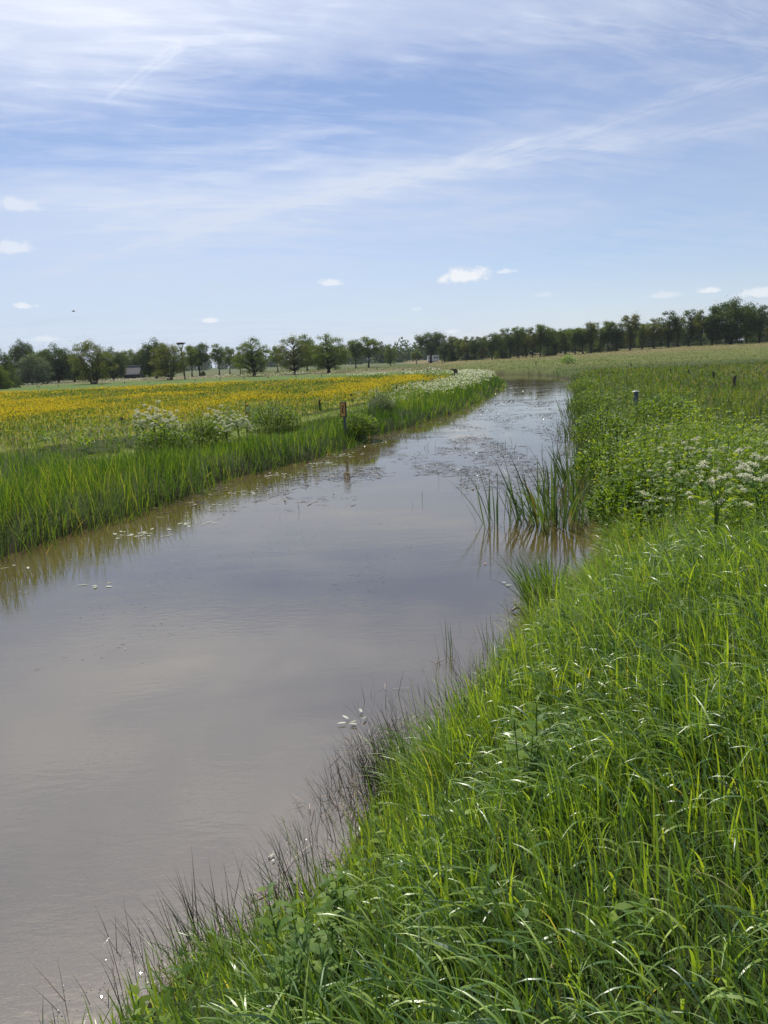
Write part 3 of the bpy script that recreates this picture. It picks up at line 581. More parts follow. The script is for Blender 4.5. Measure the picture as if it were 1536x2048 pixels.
def meadow():
    G = MB(); Yb = MB(); W_ = MB()
    x, y, d, s, r, a = sample(420000, -85, 16, 20, 160)
    k = (s < 0) & (d > meadow_near(y)) & (a > -34) & (RNG.random(len(x)) < np.clip((34 / r) ** 1.3, 0.04, 1)) & (y < meadow_far(x) + 25)
    x, y, d, s, r = pick(k, x, y, d, s, r); n = len(x)
    mf = y - meadow_far(x)
    tone = np.clip(RNG.normal(0.6, 0.2, n) + (fbm(x, y, 5, 151) - 0.5) * 0.7 - 0.1 * (mf > 0), 0, 1)
    blades(G, pts(x, y, d, s), U(0.15, 0.34, n) * np.where(mf > 0, 1.7, 1), np.maximum(0.006, r * 0.0012), U(0, 6.28, n), U(0, 0.5, n), U(0, 0.9, n), 2, tone)
    x, y, d, s, r, a = sample(900000, -85, 16, 20, 140)
    Y = yellowness(x, y)
    k = (s < 0) & (d > meadow_near(y) + 0.2) & (a > -34) & (y < meadow_far(x)) & (RNG.random(len(x)) < np.clip((34 / r) ** 1.25, 0.05, 1) * (0.07 + 0.93 * Y ** 1.5) * (0.55 + .6 * (r < 64)))
    x, y, d, s, r, Y = pick(k, x, y, d, s, r, Y); n = len(x)
    p = pts(x, y, d, s, 0); p[:, 2] += U(0.18, 0.40, n)
    quads(Yb, p, np.maximum(U(0.035, 0.06, n), r * 0.0013 * U(0.7, 1.3, n)), np.clip(RNG.normal(0.5, 0.28, n), 0, 1), 0.35)
    # white flower specks along the meadow's back edge
    x, y, d, s, r, a = sample(9000, -70, 10, 95, 165)
    mf = y - meadow_far(x)
    k = (mf > 1) & (mf < 22) & (fbm(x, y, 7, 161) > 0.56); x, y, d, s, r = pick(k, x, y, d, s, r); n = len(x)
    p = pts(x, y, d, s, 0); p[:, 2] += U(0.3, 0.7, n); quads(W_, p, U(0.1, 0.2, n), U(0.2, 1, n), 0.5)
    tag(G.build('meadow_grass', M_meadow_shaded), 'grass of the buttercup meadow beyond the left bank', kind='stuff')
    tag(Yb.build('buttercups', M_yellow), 'yellow buttercup flowers carpeting the left meadow', kind='stuff')
    tag(W_.build('white_flowers', M_white), 'white flower specks along the back edge of the yellow meadow', kind='stuff')
meadow()

def far_fields():
    B = MB()
    x, y, d, s, r, a = sample(260000, -40, 150, 60, 260)
    k = (d > 0.3) & ((s > 0) | (y > 108)) & (a > -20) & (a < 33) & (RNG.random(len(x)) < np.clip((75 / r) ** 1.6, 0.1, 1) * 0.4) & ((x > 5) | (y > 150))
    x, y, d, s, r = pick(k, x, y, d, s, r); n = len(x)
    brown = 0.7 * sstep(y + 0.25 * x, 165, 215) + 0.5 * (fbm(x, y, 12, 171) - 0.5)
    tone = np.clip(RNG.normal(0.40, 0.12, n) + 0.24 * brown, 0, 0.84)
    blades(B, pts(x, y, d, s), U(0.08, 0.20, n), r * 0.0012, U(0, 6.28, n), U(0, 0.9, n), U(0, 1.2, n), 2, tone)
    tag(B.build('field_grass', M_meadow_shaded), 'green and brown hay grass of the far fields', kind='stuff')
far_fields()

# ------------------------------------------------------------------ water margin: rushes, debris, floating weed
def along_right(n, y0, y1, dlo, dhi):
    x, y, d, s, r, a = sample(n, -2.6, 4, y0, y1); k = (s > 0) & (d > dlo) & (d < dhi)
    return pick(k, x, y, d, s, r)
def margin():
    Ru = MB(); De = MB(); Wd = MB(); Pd = MB()
    x, y, d, s, r = along_right(60000, 2.2, 5.6, -0.35, 0.28)
    k = RNG.random(len(x)) < 0.62 * (0.05 + sstep(fbm(x, y, 0.45, 181), 0.44, 0.58)) * np.where(y > 2.9, 1, 0.12) * np.where(y > 4.9, 0.25, 1); x, y, d, s, r = pick(k, x, y, d, s, r); n = len(x)
    blades(Ru, pts(x, y, d, s), U(0.18, 0.55, n), U(0.0025, 0.005, n), math.pi * 0.86 + RNG.normal(0, 0.6, n), U(0.0, 0.75, n), U(-0.1, 0.6, n), 4, np.clip(RNG.normal(0.4, 0.3, n), 0, 1), 'grass', 0.0)
    x, y, d, s, r = along_right(9000, 5.0, 9.4, -0.6, 0.1)
    k = RNG.random(len(x)) < 0.03; x, y, d, s, r = pick(k, x, y, d, s, r); n = len(x)
    blades(Ru, pts(x, y, d, s), U(0.3, 0.6, n), U(0.004, 0.008, n), U(0, 6.28, n), U(0.0, 0.3, n), U(0, 0.4, n), 4, np.clip(RNG.normal(0.4, 0.3, n), 0, 1))
    # wet straw, bits of stem and leaf drifted against the bank
    x, y, d, s, r = along_right(40000, 1.8, 9.2, -0.55, 0.02)
    dr = sstep(fbm(x, y, 0.45, 191, 3) + 0.25 * np.exp(np.minimum(d, 0) / 0.25), 0.54, 0.70)
    k = RNG.random(len(x)) < dr * 0.85; x, y, d, s, r = pick(k, x, y, d, s, r); n = len(x)
    p = np.stack([x, y, U(0.002, 0.018, n)], 1)
    blades(De, p, U(0.03, 0.16, n), U(0.0022, 0.0052, n), U(0, 6.28, n), U(1.25, 1.55, n), U(-0.15, 0.15, n), 2, np.clip(RNG.normal(0.5, 0.3, n), 0, 1), 'stem', 0.0)
    k = RNG.random(n) < 0.35; q = p[k]; m_ = len(q); q[:, 2] = U(0.004, 0.016, m_)
    quads(De, q, U(0.004, 0.012, m_), U(0.2, 1, m_), 0.93)
    gx_ = []
    for cx, cy_, sp_, m_ in ((400, 1900, .16, 90), (300, 1960, .16, 70), (200, 1985, .1, 26), (470, 1880, .1, 40), (545, 1715, .06, 24), (610, 1690, .06, 16), (740, 1520, .1, 20), (800, 1450, .1, 16), (960, 1310, .12, 14), (1060, 1240, .1, 16)):
        c = px(cx, cy_); gx_.append(np.stack([c[0] + RNG.normal(0, sp_, m_), c[1] + RNG.normal(0, sp_ * .6, m_), U(.004, .02, m_)], 1))
    gx_ = np.concatenate(gx_); gl = MB(); quads(gl, gx_, U(.003, .010, len(gx_)), U(0, 1, len(gx_)), .9)
    tag(gl.build('wet_plant_flecks', M_fleck), 'tiny wet plant flecks glinting among the debris of the near shore', kind='stuff')
    # floating weed on the middle reach
    x, y, d, s, r, a = sample(160000, -6, 18, 9, 75)
    mid = sstep(y, 13.0, 17.5) * (1 - sstep(y, 42, 58)); lf = np.where(s < 0, np.exp(np.minimum(d, 0) / 0.8), 0) * sstep(y, 14, 19)
    st = fbm(x * 1.2, y * 0.42, 0.9, 201, 4); big = fbm(x, y, 4, 211, 2)
    k = (d < -0.05) & (RNG.random(len(x)) < (1.1 * mid * sstep(st, 0.43, 0.60) * sstep(big, 0.2, 0.45) + 0.9 * lf * sstep(st, 0.40, 0.58)) * 0.8 * np.where(y > 26, 0.5, 1))
    x, y, d, s, r = pick(k, x, y, d, s, r); n = len(x)
    blades(Wd, np.stack([x, y, U(0.001, 0.008, n)], 1), U(0.08, 0.36, n), U(0.012, 0.05, n), RNG.normal(0.2, 0.9, n) + math.pi * (RNG.random(n) < 0.5), U(1.52, 1.575, n), 0.0, 2, np.clip(RNG.normal(0.38, 0.3, n), 0, 1), 'leaf', 0.0)
    k = RNG.random(n) < 0.3; quads(Wd, np.stack([x[k] + RNG.normal(0, .1, k.sum()), y[k], U(0.0, 0.015, k.sum())], 1), r[k] * U(.0008, .0022, k.sum()), np.clip(RNG.normal(0.3, 0.3, k.sum()), 0, 1), .3, .6)
    # stray flecks nearer
    x, y, d, s, r, a = sample(2600, -5, 4, 6.5, 16); k = (d < -0.1) & (fbm(x, y * 0.6, 0.8, 221, 3) > 0.58); x, y, d, s, r = pick(k, x, y, d, s, r); n = len(x)
    blades(Wd, np.stack([x, y, U(0.001, 0.006, n)], 1), U(0.02, 0.09, n), U(0.004, 0.01, n), U(0, 6.28, n), U(1.5, 1.575, n), 0.0, 2, np.clip(RNG.normal(0.5, 0.3, n), 0, 1), 'leaf', 0.0)
    # thin weed stems standing out of the water
    x, y, d, s, r, a = sample(420, -2, 8, 13, 27); k = (d < -0.4) & (fbm(x, y, 3, 231) > 0.55); x, y, d, s, r = pick(k, x, y, d, s, r); n = len(x)
    blades(Ru, np.stack([x, y, np.full(n, -0.05)], 1), U(0.15, 0.45, n), r * 0.0006, U(0, 6.28, n), U(0, 0.4, n), U(0, 0.8, n), 3, U(0.2, 0.7, n))
    # floating leaves near the left bank, sky glare painted as pale colour
    for cx, cy_, m_ in ((278, 1068, 16), (385, 1048, 14), (430, 1010, 12), (560, 950, 26), (640, 928, 30), (690, 910, 30), (5, 1135, 5), (205, 1175, 5), (300, 1075, 6), (740, 885, 30), (500, 985, 16)):
        c = px(cx, cy_); sc_ = 0.02 * c[1]
        q = np.stack([c[0] + RNG.normal(0, sc_ * 0.75, m_), c[1] + RNG.normal(0, sc_ * 0.6, m_), U(0.003, 0.01, m_)], 1)
        dd = river(q[:, 0], q[:, 1])[0]; q = q[dd < -0.05]
        blades(Pd, q, U(0.05, 0.16, len(q)), U(0.03, 0.07, len(q)), U(0, 6.28, len(q)), U(1.54, 1.58, len(q)), 0.0, 3, U(0, 1, len(q)), 'leaf', 0.0)
    tag(Ru.build('rushes', M_rush), 'thin dark rushes leaning from the right shore into the water', kind='stuff')
    tag(De.build('drifted_debris', M_straw), 'wet straw and plant bits drifted against the right shore', kind='stuff')
    tag(Wd.build('floating_weed', M_weed), 'brown flecks of water weed floating on the middle of the river', kind='stuff')
    tag(Pd.build('floating_leaves', M_silver), 'pale floating leaves with painted sky glare along the left waterline', kind='stuff')
margin()

# ------------------------------------------------------------------ single water plants and tussocks
def clump(name, base, n, Lr, Wr, spread, lean, bend, mt, seg=6, bias=WIND, tone=(0.45, 0.25)):
    mb = MB(); a = U(0, 6.28, n); q = np.sqrt(RNG.random(n)) * 1.0
    P = np.stack([np.cos(a) * q * spread[0], np.sin(a) * q * spread[1], np.full(n, -0.12)], 1)
    blades(mb, P, U(*Lr, n), U(*Wr, n), np.where(RNG.random(n) < 0.5, a, bias + RNG.normal(0, 0.8, n)), U(*lean, n), U(*bend, n), seg, np.clip(RNG.normal(*tone, n), 0, 1))
    return mb.build(name, mt, None, True, base)
b = px(1108, 1040); o = clump('iris_clump', b, 150, (0.55, 1.4), (0.018, 0.032), (0.62, 0.8), (0, 0.55), (0, 0.8), M_iris, 6, WIND, (0.42, 0.32))
tag(o, 'largest clump of sword-shaped iris leaves standing in the water at the right bank', 'iris clump', 'iris clumps along the right waterline')
b = px(1156, 970); o = clump('iris_clump', b, 110, (0.5, 1.25), (0.018, 0.032), (0.6, 0.9), (0, 0.5), (0, 0.6), M_iris)
tag(o, 'iris clump directly behind the largest one at the right waterline', 'iris clump', 'iris clumps along the right waterline')
for q_, h_, lb in (((1160, 880), 1.15, 'third iris clump up the right waterline, behind the two large ones'), ((1158, 842), 1.35, 'dark tall iris clump where the right waterline bends inward'), ((1160, 812), 1.5, 'dark iris clump on the right waterline farthest from the largest one')):
    b = px(*q_); o = clump('iris_clump', b, 56, (0.45 * h_, 0.9 * h_), (0.02, 0.034), (0.6, 1.5), (0, 0.42), (0, 0.5), M_iris, 5, WIND, (0.25, 0.2))
    tag(o, lb, 'iris clump', 'iris clumps along the right waterline')
b = px(995, 1045); o = clump('reed_clump', b, 30, (0.55, 1.2), (0.014, 0.026), (0.42, 0.5), (0, 0.42), (-0.1, 0.6), M_iris, 6, WIND, (0.2, 0.2))
tag(o, 'sparse dark reed blades standing alone in open water left of the iris clump', 'reeds')
b = px(1098, 1212); o = clump('grass_tussock', b, 460, (0.4, 0.88), (0.006, 0.013), (0.24, 0.20), (0, 0.5), (0.1, 1.0), M_grass, 6, WIND, (0.24, 0.16))
tag(o, 'bright green grass tussock jutting into the water in front of the iris', 'tussock')
b = px(898, 1305); o = clump('reed_stalks', b, 7, (0.35, 0.5), (0.006, 0.009), (0.12, 0.12), (0, 0.2), (0, 0.15), M_iris)
tag(o, 'few thin upright stalks in the water just off the middle of the right shore', 'reeds')
b = px(985, 1300); o = clump('reed_stalks', b, 8, (0.25, 0.5), (0.006, 0.01), (0.10, 0.12), (0, 0.3), (0, 0.2), M_iris)
tag(o, 'short dark blades in the water between the tussock and the thin stalks', 'reeds')
def weed(base, n, hgt, label):
    t = thing('nettle_plant', base, float(U(0, 6, 1)[0])); mb = MB(); ms = MB()
    for k in range(n):
        ox, oy = RNG.normal(0, 0.06, 2); h = hgt * U(0.7, 1.1, 1)[0]; ln = RNG.normal(0, 0.12, 2)
        zs = np.linspace(0, 1, 5); ms.tube(np.stack([ox + ln[0] * zs * h, oy + ln[1] * zs * h, zs * h - 0.03], 1), np.linspace(0.004, 0.002, 5), 4)
        for lv in range(6):
            z = h * (0.3 + 0.14 * lv); az = lv * 1.57 + np.array([0, math.pi]); sc_ = 1.1 - 0.13 * lv
            P = np.stack([np.full(2, ox + ln[0] * z), np.full(2, oy + ln[1] * z), np.full(2, z)], 1)
            blades(mb, P, U(0.07, 0.10, 2) * sc_, U(0.035, 0.05, 2) * sc_, az + RNG.normal(0, 0.3, 2), U(0.9, 1.3, 2), U(0.2, 0.8, 2), 5, np.clip(RNG.normal(0.55, 0.15, 2), 0, 1), 'leaf', U(-0.2, 0.2, 2))
    ms.build('stem', M_herb, t); mb.build('foliage', M_herb, t); tag(t, label, 'nettle', 'nettles among the grass of the near right bank')
for (a, b_), n, h, lb in (((668, 1915), 7, 0.32, 'nettle with toothless broad leaves at the foot of the near bank by the drifted straw'),
                          ((1090, 1600), 6, 0.42, 'nettle standing amid the broad arching grass in the middle of the near bank'),
                          ((930, 1440), 5, 0.34, 'small nettle at the shore beside the dark rushes'),
                          ((585, 2035), 5, 0.26, 'low nettle at the lowest corner of the bank beside the water')):
    weed(tuple(ground(a, b_)), n, h, lb.replace('toothless ', ''))

pm = MB(); pq = MB()
for q_ in ((905, 1345), (890, 1375), (930, 1330), (860, 1415), (945, 1350), (880, 1440), (1180, 1330), (960, 1400), (1010, 1320), (835, 1500), (1230, 1290), (1500, 1640), (915, 1410), (720, 1740), (640, 1830)):
    p_ = ground(*q_); m_ = 5; P_ = p_ + np.concatenate([RNG.normal(0, .04, (m_, 2)), np.full((m_, 1), -.02)], 1); hh = U(.38, .6, m_); az_ = math.pi + RNG.normal(0, .8, m_); ln_ = U(0, .25, m_)
    blades(pm, P_, hh, .0022, az_, ln_, .1, 4, .4, 'stem')
    for k_ in range(m_):
        tip = P_[k_] + np.array([math.cos(az_[k_]) * math.sin(ln_[k_]), math.sin(az_[k_]) * math.sin(ln_[k_]), math.cos(ln_[k_])]) * hh[k_]
        w_ = RNG.random(34); g_ = RNG.normal(0, 1, (34, 3)) * (.035, .035, .01) * (.25 + w_[:, None]); g_[:, 2] -= w_ * .16; quads(pq, tip + g_, U(.004, .008, 34), U(.3, 1, 34), 0, .6)
tag(pm.build('panicle_stems', M_grass), 'thin stems of the pale grass panicles along the near shore', kind='stuff')
tag(pq.build('grass_panicles', M_seed), 'airy pale grass panicles hanging over the near shore', kind='stuff')
def dock(base, label, sc_):
    t = MB(); n = 6; a = U(0, 6.28, n)
    blades(t, np.zeros((n, 3)) - (0, 0, .02), U(.26, .42, n) * sc_, U(.05, .075, n) * sc_, a, U(.25, .8, n), U(.3, 1.0, n), 7, U(.1, .5, n), 'leaf', U(-.2, .2, n))
    tag(t.build('dock_plant', M_herb, None, True, base), label, 'dock plant', 'docks among the grass of the near right bank')
dock(tuple(ground(1350, 1440)), 'dark broad leaved dock in the arching grass at mid height of the near bank', 1.1)
dock(tuple(ground(1240, 1080)), 'dark leaved dock at the shore behind the bright tussock', 1.3)
# ------------------------------------------------------------------ cow parsley
def umbel(mb, c, R_, tone=0.6, small=0.0125):
    n = 13; a = np.arange(n) * 2.4; q = np.sqrt((np.arange(n) + 0.5) / n) * R_
    cen = np.stack([c[0] + np.cos(a) * q, c[1] + np.sin(a) * q, c[2] - 0.55 * q * q / R_ + RNG.normal(0, 0.006, n)], 1)
    P = np.repeat(cen, 5, 0) + RNG.normal(0, small * 0.55, (n * 5, 3)) * (1, 1, 0.6)
    quads(mb, P, U(small * 0.8, small * 1.35, len(P)), np.clip(RNG.normal(tone, 0.24, len(P)) - .25 * (RNG.random() < .25), 0, 1), 0.25)
    for c_ in cen: mb.tube([np.asarray(c) - (0, 0, .05), c_ - (0, 0, .003)], .0011, 4, 0.0)
def parsley_proto(h, nu, seed):
    t = thing('cow_parsley'); st = MB(); lf = MB(); heads = []
    for k in range(nu):
        a = k * 2.4 + seed; top = np.array([math.cos(a) * (0.08 + 0.22 * ((k * 0.37) % 1)), math.sin(a) * (0.08 + 0.22 * ((k * 0.37) % 1)), h * (0.72 + 0.28 * ((k * 0.61 + seed * 0.1) % 1) - (0.35 * ((k * 0.43) % 1) if nu > 9 else 0))])
        fork = np.array([0.02 * math.cos(a), 0.02 * math.sin(a), h * 0.45])
        zs = np.linspace(0, 1, 4)[:, None]; st.tube(np.concatenate([[[0, 0, -0.05]], fork + (top - fork) * zs]), np.array([0.004, 0.0035, 0.003, 0.0022, 0.0015]), 4)
        mb = MB(); umbel(mb, top, 0.030 + 0.018 * ((k * 0.77) % 1)); heads.append(mb)
    n = 90; a = U(0, 6.28, n); z = U(0.08, 0.7, n) * h; q = U(0.03, 0.26, n)
    blades(lf, np.stack([np.cos(a) * q, np.sin(a) * q, z], 1), U(0.06, 0.14, n), U(0.02, 0.04, n), a, U(0.7, 1.4, n), U(0.1, 0.8, n), 3, U(0.3, 1, n), 'leaf')
    st.build('stem', M_herb, t); lf.build('foliage', M_herb, t)
    for hm_ in heads: hm_.build('flower_head', M_white, t)
    return t
protos = [parsley_proto(0.72, 6, 0.3), parsley_proto(0.62, 5, 1.7), parsley_proto(0.8, 7, 2.9)]
protos += [parsley_proto(0.8, 24, 4.1), parsley_proto(0.75, 20, 5.3)]
used = set()
def place_parsley(p, label, group, sc_=1.0, k=None):
    k = int(RNG.integers(0, 3)) if k is None else k
    o = protos[k] if k not in used else copy_tree(protos[k]); used.add(k)
    o.location = p; o.rotation_euler = (0, 0, float(U(0, 6.28, 1)[0])); o.scale = (sc_,) * 3
    tag(o, label, 'cow parsley', group)
for x_, y_ in ((1345, 900), (1368, 915), (1392, 905), (1415, 925), (1432, 912), (1452, 935), (1475, 920), (1495, 945), (1512, 930), (1530, 950), (1405, 945), (1440, 955), (1478, 965),
               (1505, 972), (1352, 950), (1402, 980), (1525, 985), (1465, 995), (1422, 1000)):
    place_parsley(tuple(ground(x_ + RNG.normal(0, 6), y_ + 70 + 0.2 * (y_ - 900) + RNG.normal(0, 6))), 'white flowering cow parsley in the dense patch on the right bank', 'cow parsley in the patch on the right bank', float(U(0.85, 1.15, 1)[0]))
for x_, y_, lb in ((1345, 905, 'lone cow parsley just above the dense flowering patch'), (1520, 880, 'cow parsley at the photo edge above the dense flowering patch'),
                   (1310, 990, 'small cow parsley standing left of the dense flowering patch'), (1330, 860, 'cow parsley on the right bank between the flowering patch and the grey post'),
                   (1300, 1060, 'cow parsley just below left of the dense flowering patch')):
    place_parsley(tuple(ground(x_, y_ + 30)), lb, 'single cow parsley plants on the right bank', 0.85)
for x_, y_, s_, lb in ((312, 893, 1.75, 'tallest cow parsley of the left bank, left stem of the big white cluster'), (335, 897, 1.6, 'cow parsley at the right of the big white cluster on the left bank'),
                       (290, 890, 1.4, 'lower cow parsley at the left foot of the big white cluster on the left bank'), (352, 890, 1.35, 'cow parsley at the far right foot of the big white cluster on the left bank'),
                       (438, 882, 1.45, 'cow parsley on the left bank midway between the big cluster and the orange post'), (455, 892, 1.2, 'low cow parsley in front of the midway one on the left bank'),
                       (478, 880, 1.2, 'cow parsley just left of the dark nettle clump by the orange post'), (495, 878, 1.0, 'small cow parsley at the foot of the orange brown post'),
                       (562, 862, 1.0, 'small cow parsley at the foot of the dark nettle clump by the mown path')):
    place_parsley(tuple(ground(x_, y_)), lb, 'cow parsley on the left bank', s_, 3 + int(x_) % 2)
# the white mass along the left bank farther up
mw = MB(); ms = MB()
x, y, d, s, r, a = sample(52000, -4, 14, 29, 96)
k = (s < 0) & (d > 0.7) & (d < 4.2) & (RNG.random(len(x)) < np.clip((45 / r) ** 1.2, 0.2, 1) * 0.42 * sstep(fbm(x, y, 2.5, 241), 0.34, 0.58) * sstep(y, 30, 42)); x, y, d, s, r = pick(k, x, y, d, s, r); n = len(x)
p = pts(x, y, d, s, 0); hh = U(0.45, 0.85, n)
blades(ms, p, hh, r * 0.0005, U(0, 6.28, n), 0.05, 0.1, 2, U(0.2, 0.8, n), 'stem')
q = np.repeat(p + np.stack([np.zeros(n), np.zeros(n), hh], 1), 4, 0); q += RNG.normal(0, 0.05, q.shape) * (1, 1, 0.5)
quads(mw, q, np.repeat(r, 4) * 0.0011 * U(0.7, 1.5, len(q)), np.clip(RNG.normal(0.5, 0.25, len(q)), 0, 1), 0.5)
tag(mw.build('cow_parsley_bank', M_white), 'mass of white cow parsley flowers along the far left riverbank', kind='stuff')
tag(ms.build('cow_parsley_stems', M_herb), 'green stems under the white flower mass on the far left riverbank', kind='stuff')

# shrubs and leafy clumps on the left bank
def leafy_clump(name, base, rx, ry, h, n, mt, label, cat, ls=(0.05, 0.11), group=None):
    t = thing(name, base); mb = MB(); ms = MB()
    for k in range(14):
        a = k * 2.4; q = math.sqrt((k + .5) / 14) * 0.8; top = np.array([math.cos(a) * q * rx, math.sin(a) * q * ry, h * (1 - 0.5 * q * q)])
        zz = np.linspace(0, 1, 4)[:, None]; ms.tube(np.array([top[0] * .4, top[1] * .4, -0.05]) * (1 - zz) + top * zz, np.linspace(0.012, 0.004, 4) * h, 4)
    a = U(0, 6.28, n); q = np.sqrt(RNG.random(n)); z = RNG.random(n) ** 0.7 * h * (1 - 0.55 * q * q) * (0.75 + 0.35 * vnoise(a * 2, q * 3, 1, 5))
    P = np.stack([np.cos(a) * q * rx, np.sin(a) * q * ry, z], 1)
    blades(mb, P, U(*ls, n), U(ls[0] * .5, ls[1] * .5, n), a + RNG.normal(0, 1, n), U(0.3, 1.4, n), U(0, 0.9, n), 2, np.clip(RNG.normal(0.45, 0.22, n), 0, 1), 'leaf')
    ms.build('stem', M_bark, t); mb.build('foliage', mt, t); tag(t, label, cat, group); return t
leafy_clump('bramble_bush', tuple(ground(716, 872)), 0.75, 0.8, 0.95, 4200, M_herb, 'dark rounded bramble bush just right of the Z sign on the left bank', 'bush')
leafy_clump('nettle_clump', tuple(ground(548, 862)), 1.0, 0.8, 1.15, 3600, M_herb, 'dark green tall nettle clump between the orange post and the mown path', 'nettles')
leafy_clump('nettle_clump', tuple(ground(410, 890)), 0.8, 0.6, 0.95, 2600, M_herb, 'dark nettle clump beside the white cow parsley left of the orange post', 'nettles')
leafy_clump('nettle_clump', tuple(ground(335, 905)), 0.9, 0.5, 0.8, 2600, M_herb, 'dark leafy clump under the tallest cow parsley on the left bank', 'nettles')
leafy_clump('thistle_clump', tuple(ground(763, 830)), 0.6, 0.7, 1.0, 2200, M_treeG, 'greyish green thistle clump behind the fence posts on the left bank', 'thistles')
for q_, rx_, h_, lb in (((1205, 885), .8, 1.0, 'leafy willowherb clump on the right bank left of the grey marker post'), ((1222, 960), .7, .95, 'leafy clump on the right bank behind the iris, left of the white flowers'),
                        ((1250, 1050), .55, .75, 'dark leafy clump overhanging the inlet right of the largest iris clump'), ((1182, 822), .9, 1.0, 'leafy clump on the right waterline between the far iris and the marker post'),
                        ((1290, 1010), .5, .7, 'leafy clump just left of the white cow parsley patch'), ((1168, 785), 1.0, .95, 'leafy clump at the right waterline farthest up the river'), ((1330, 840), .9, .85, 'leafy clump on the right bank right of the marker post')):
    leafy_clump('leafy_clump', tuple(ground(*q_)), rx_, rx_ * 1.1, h_, int(2300 * rx_ + 500), M_herb, lb, 'weeds', (0.05, 0.12), 'leafy clumps of the right bank')
leafy_clump('young_shrub', tuple(ground(1137, 728)), 1.25, 1.2, 1.75, 1100, M_grass, 'yellow green shrub alone in the grass beyond the end of the river', 'shrub', (0.14, 0.26))

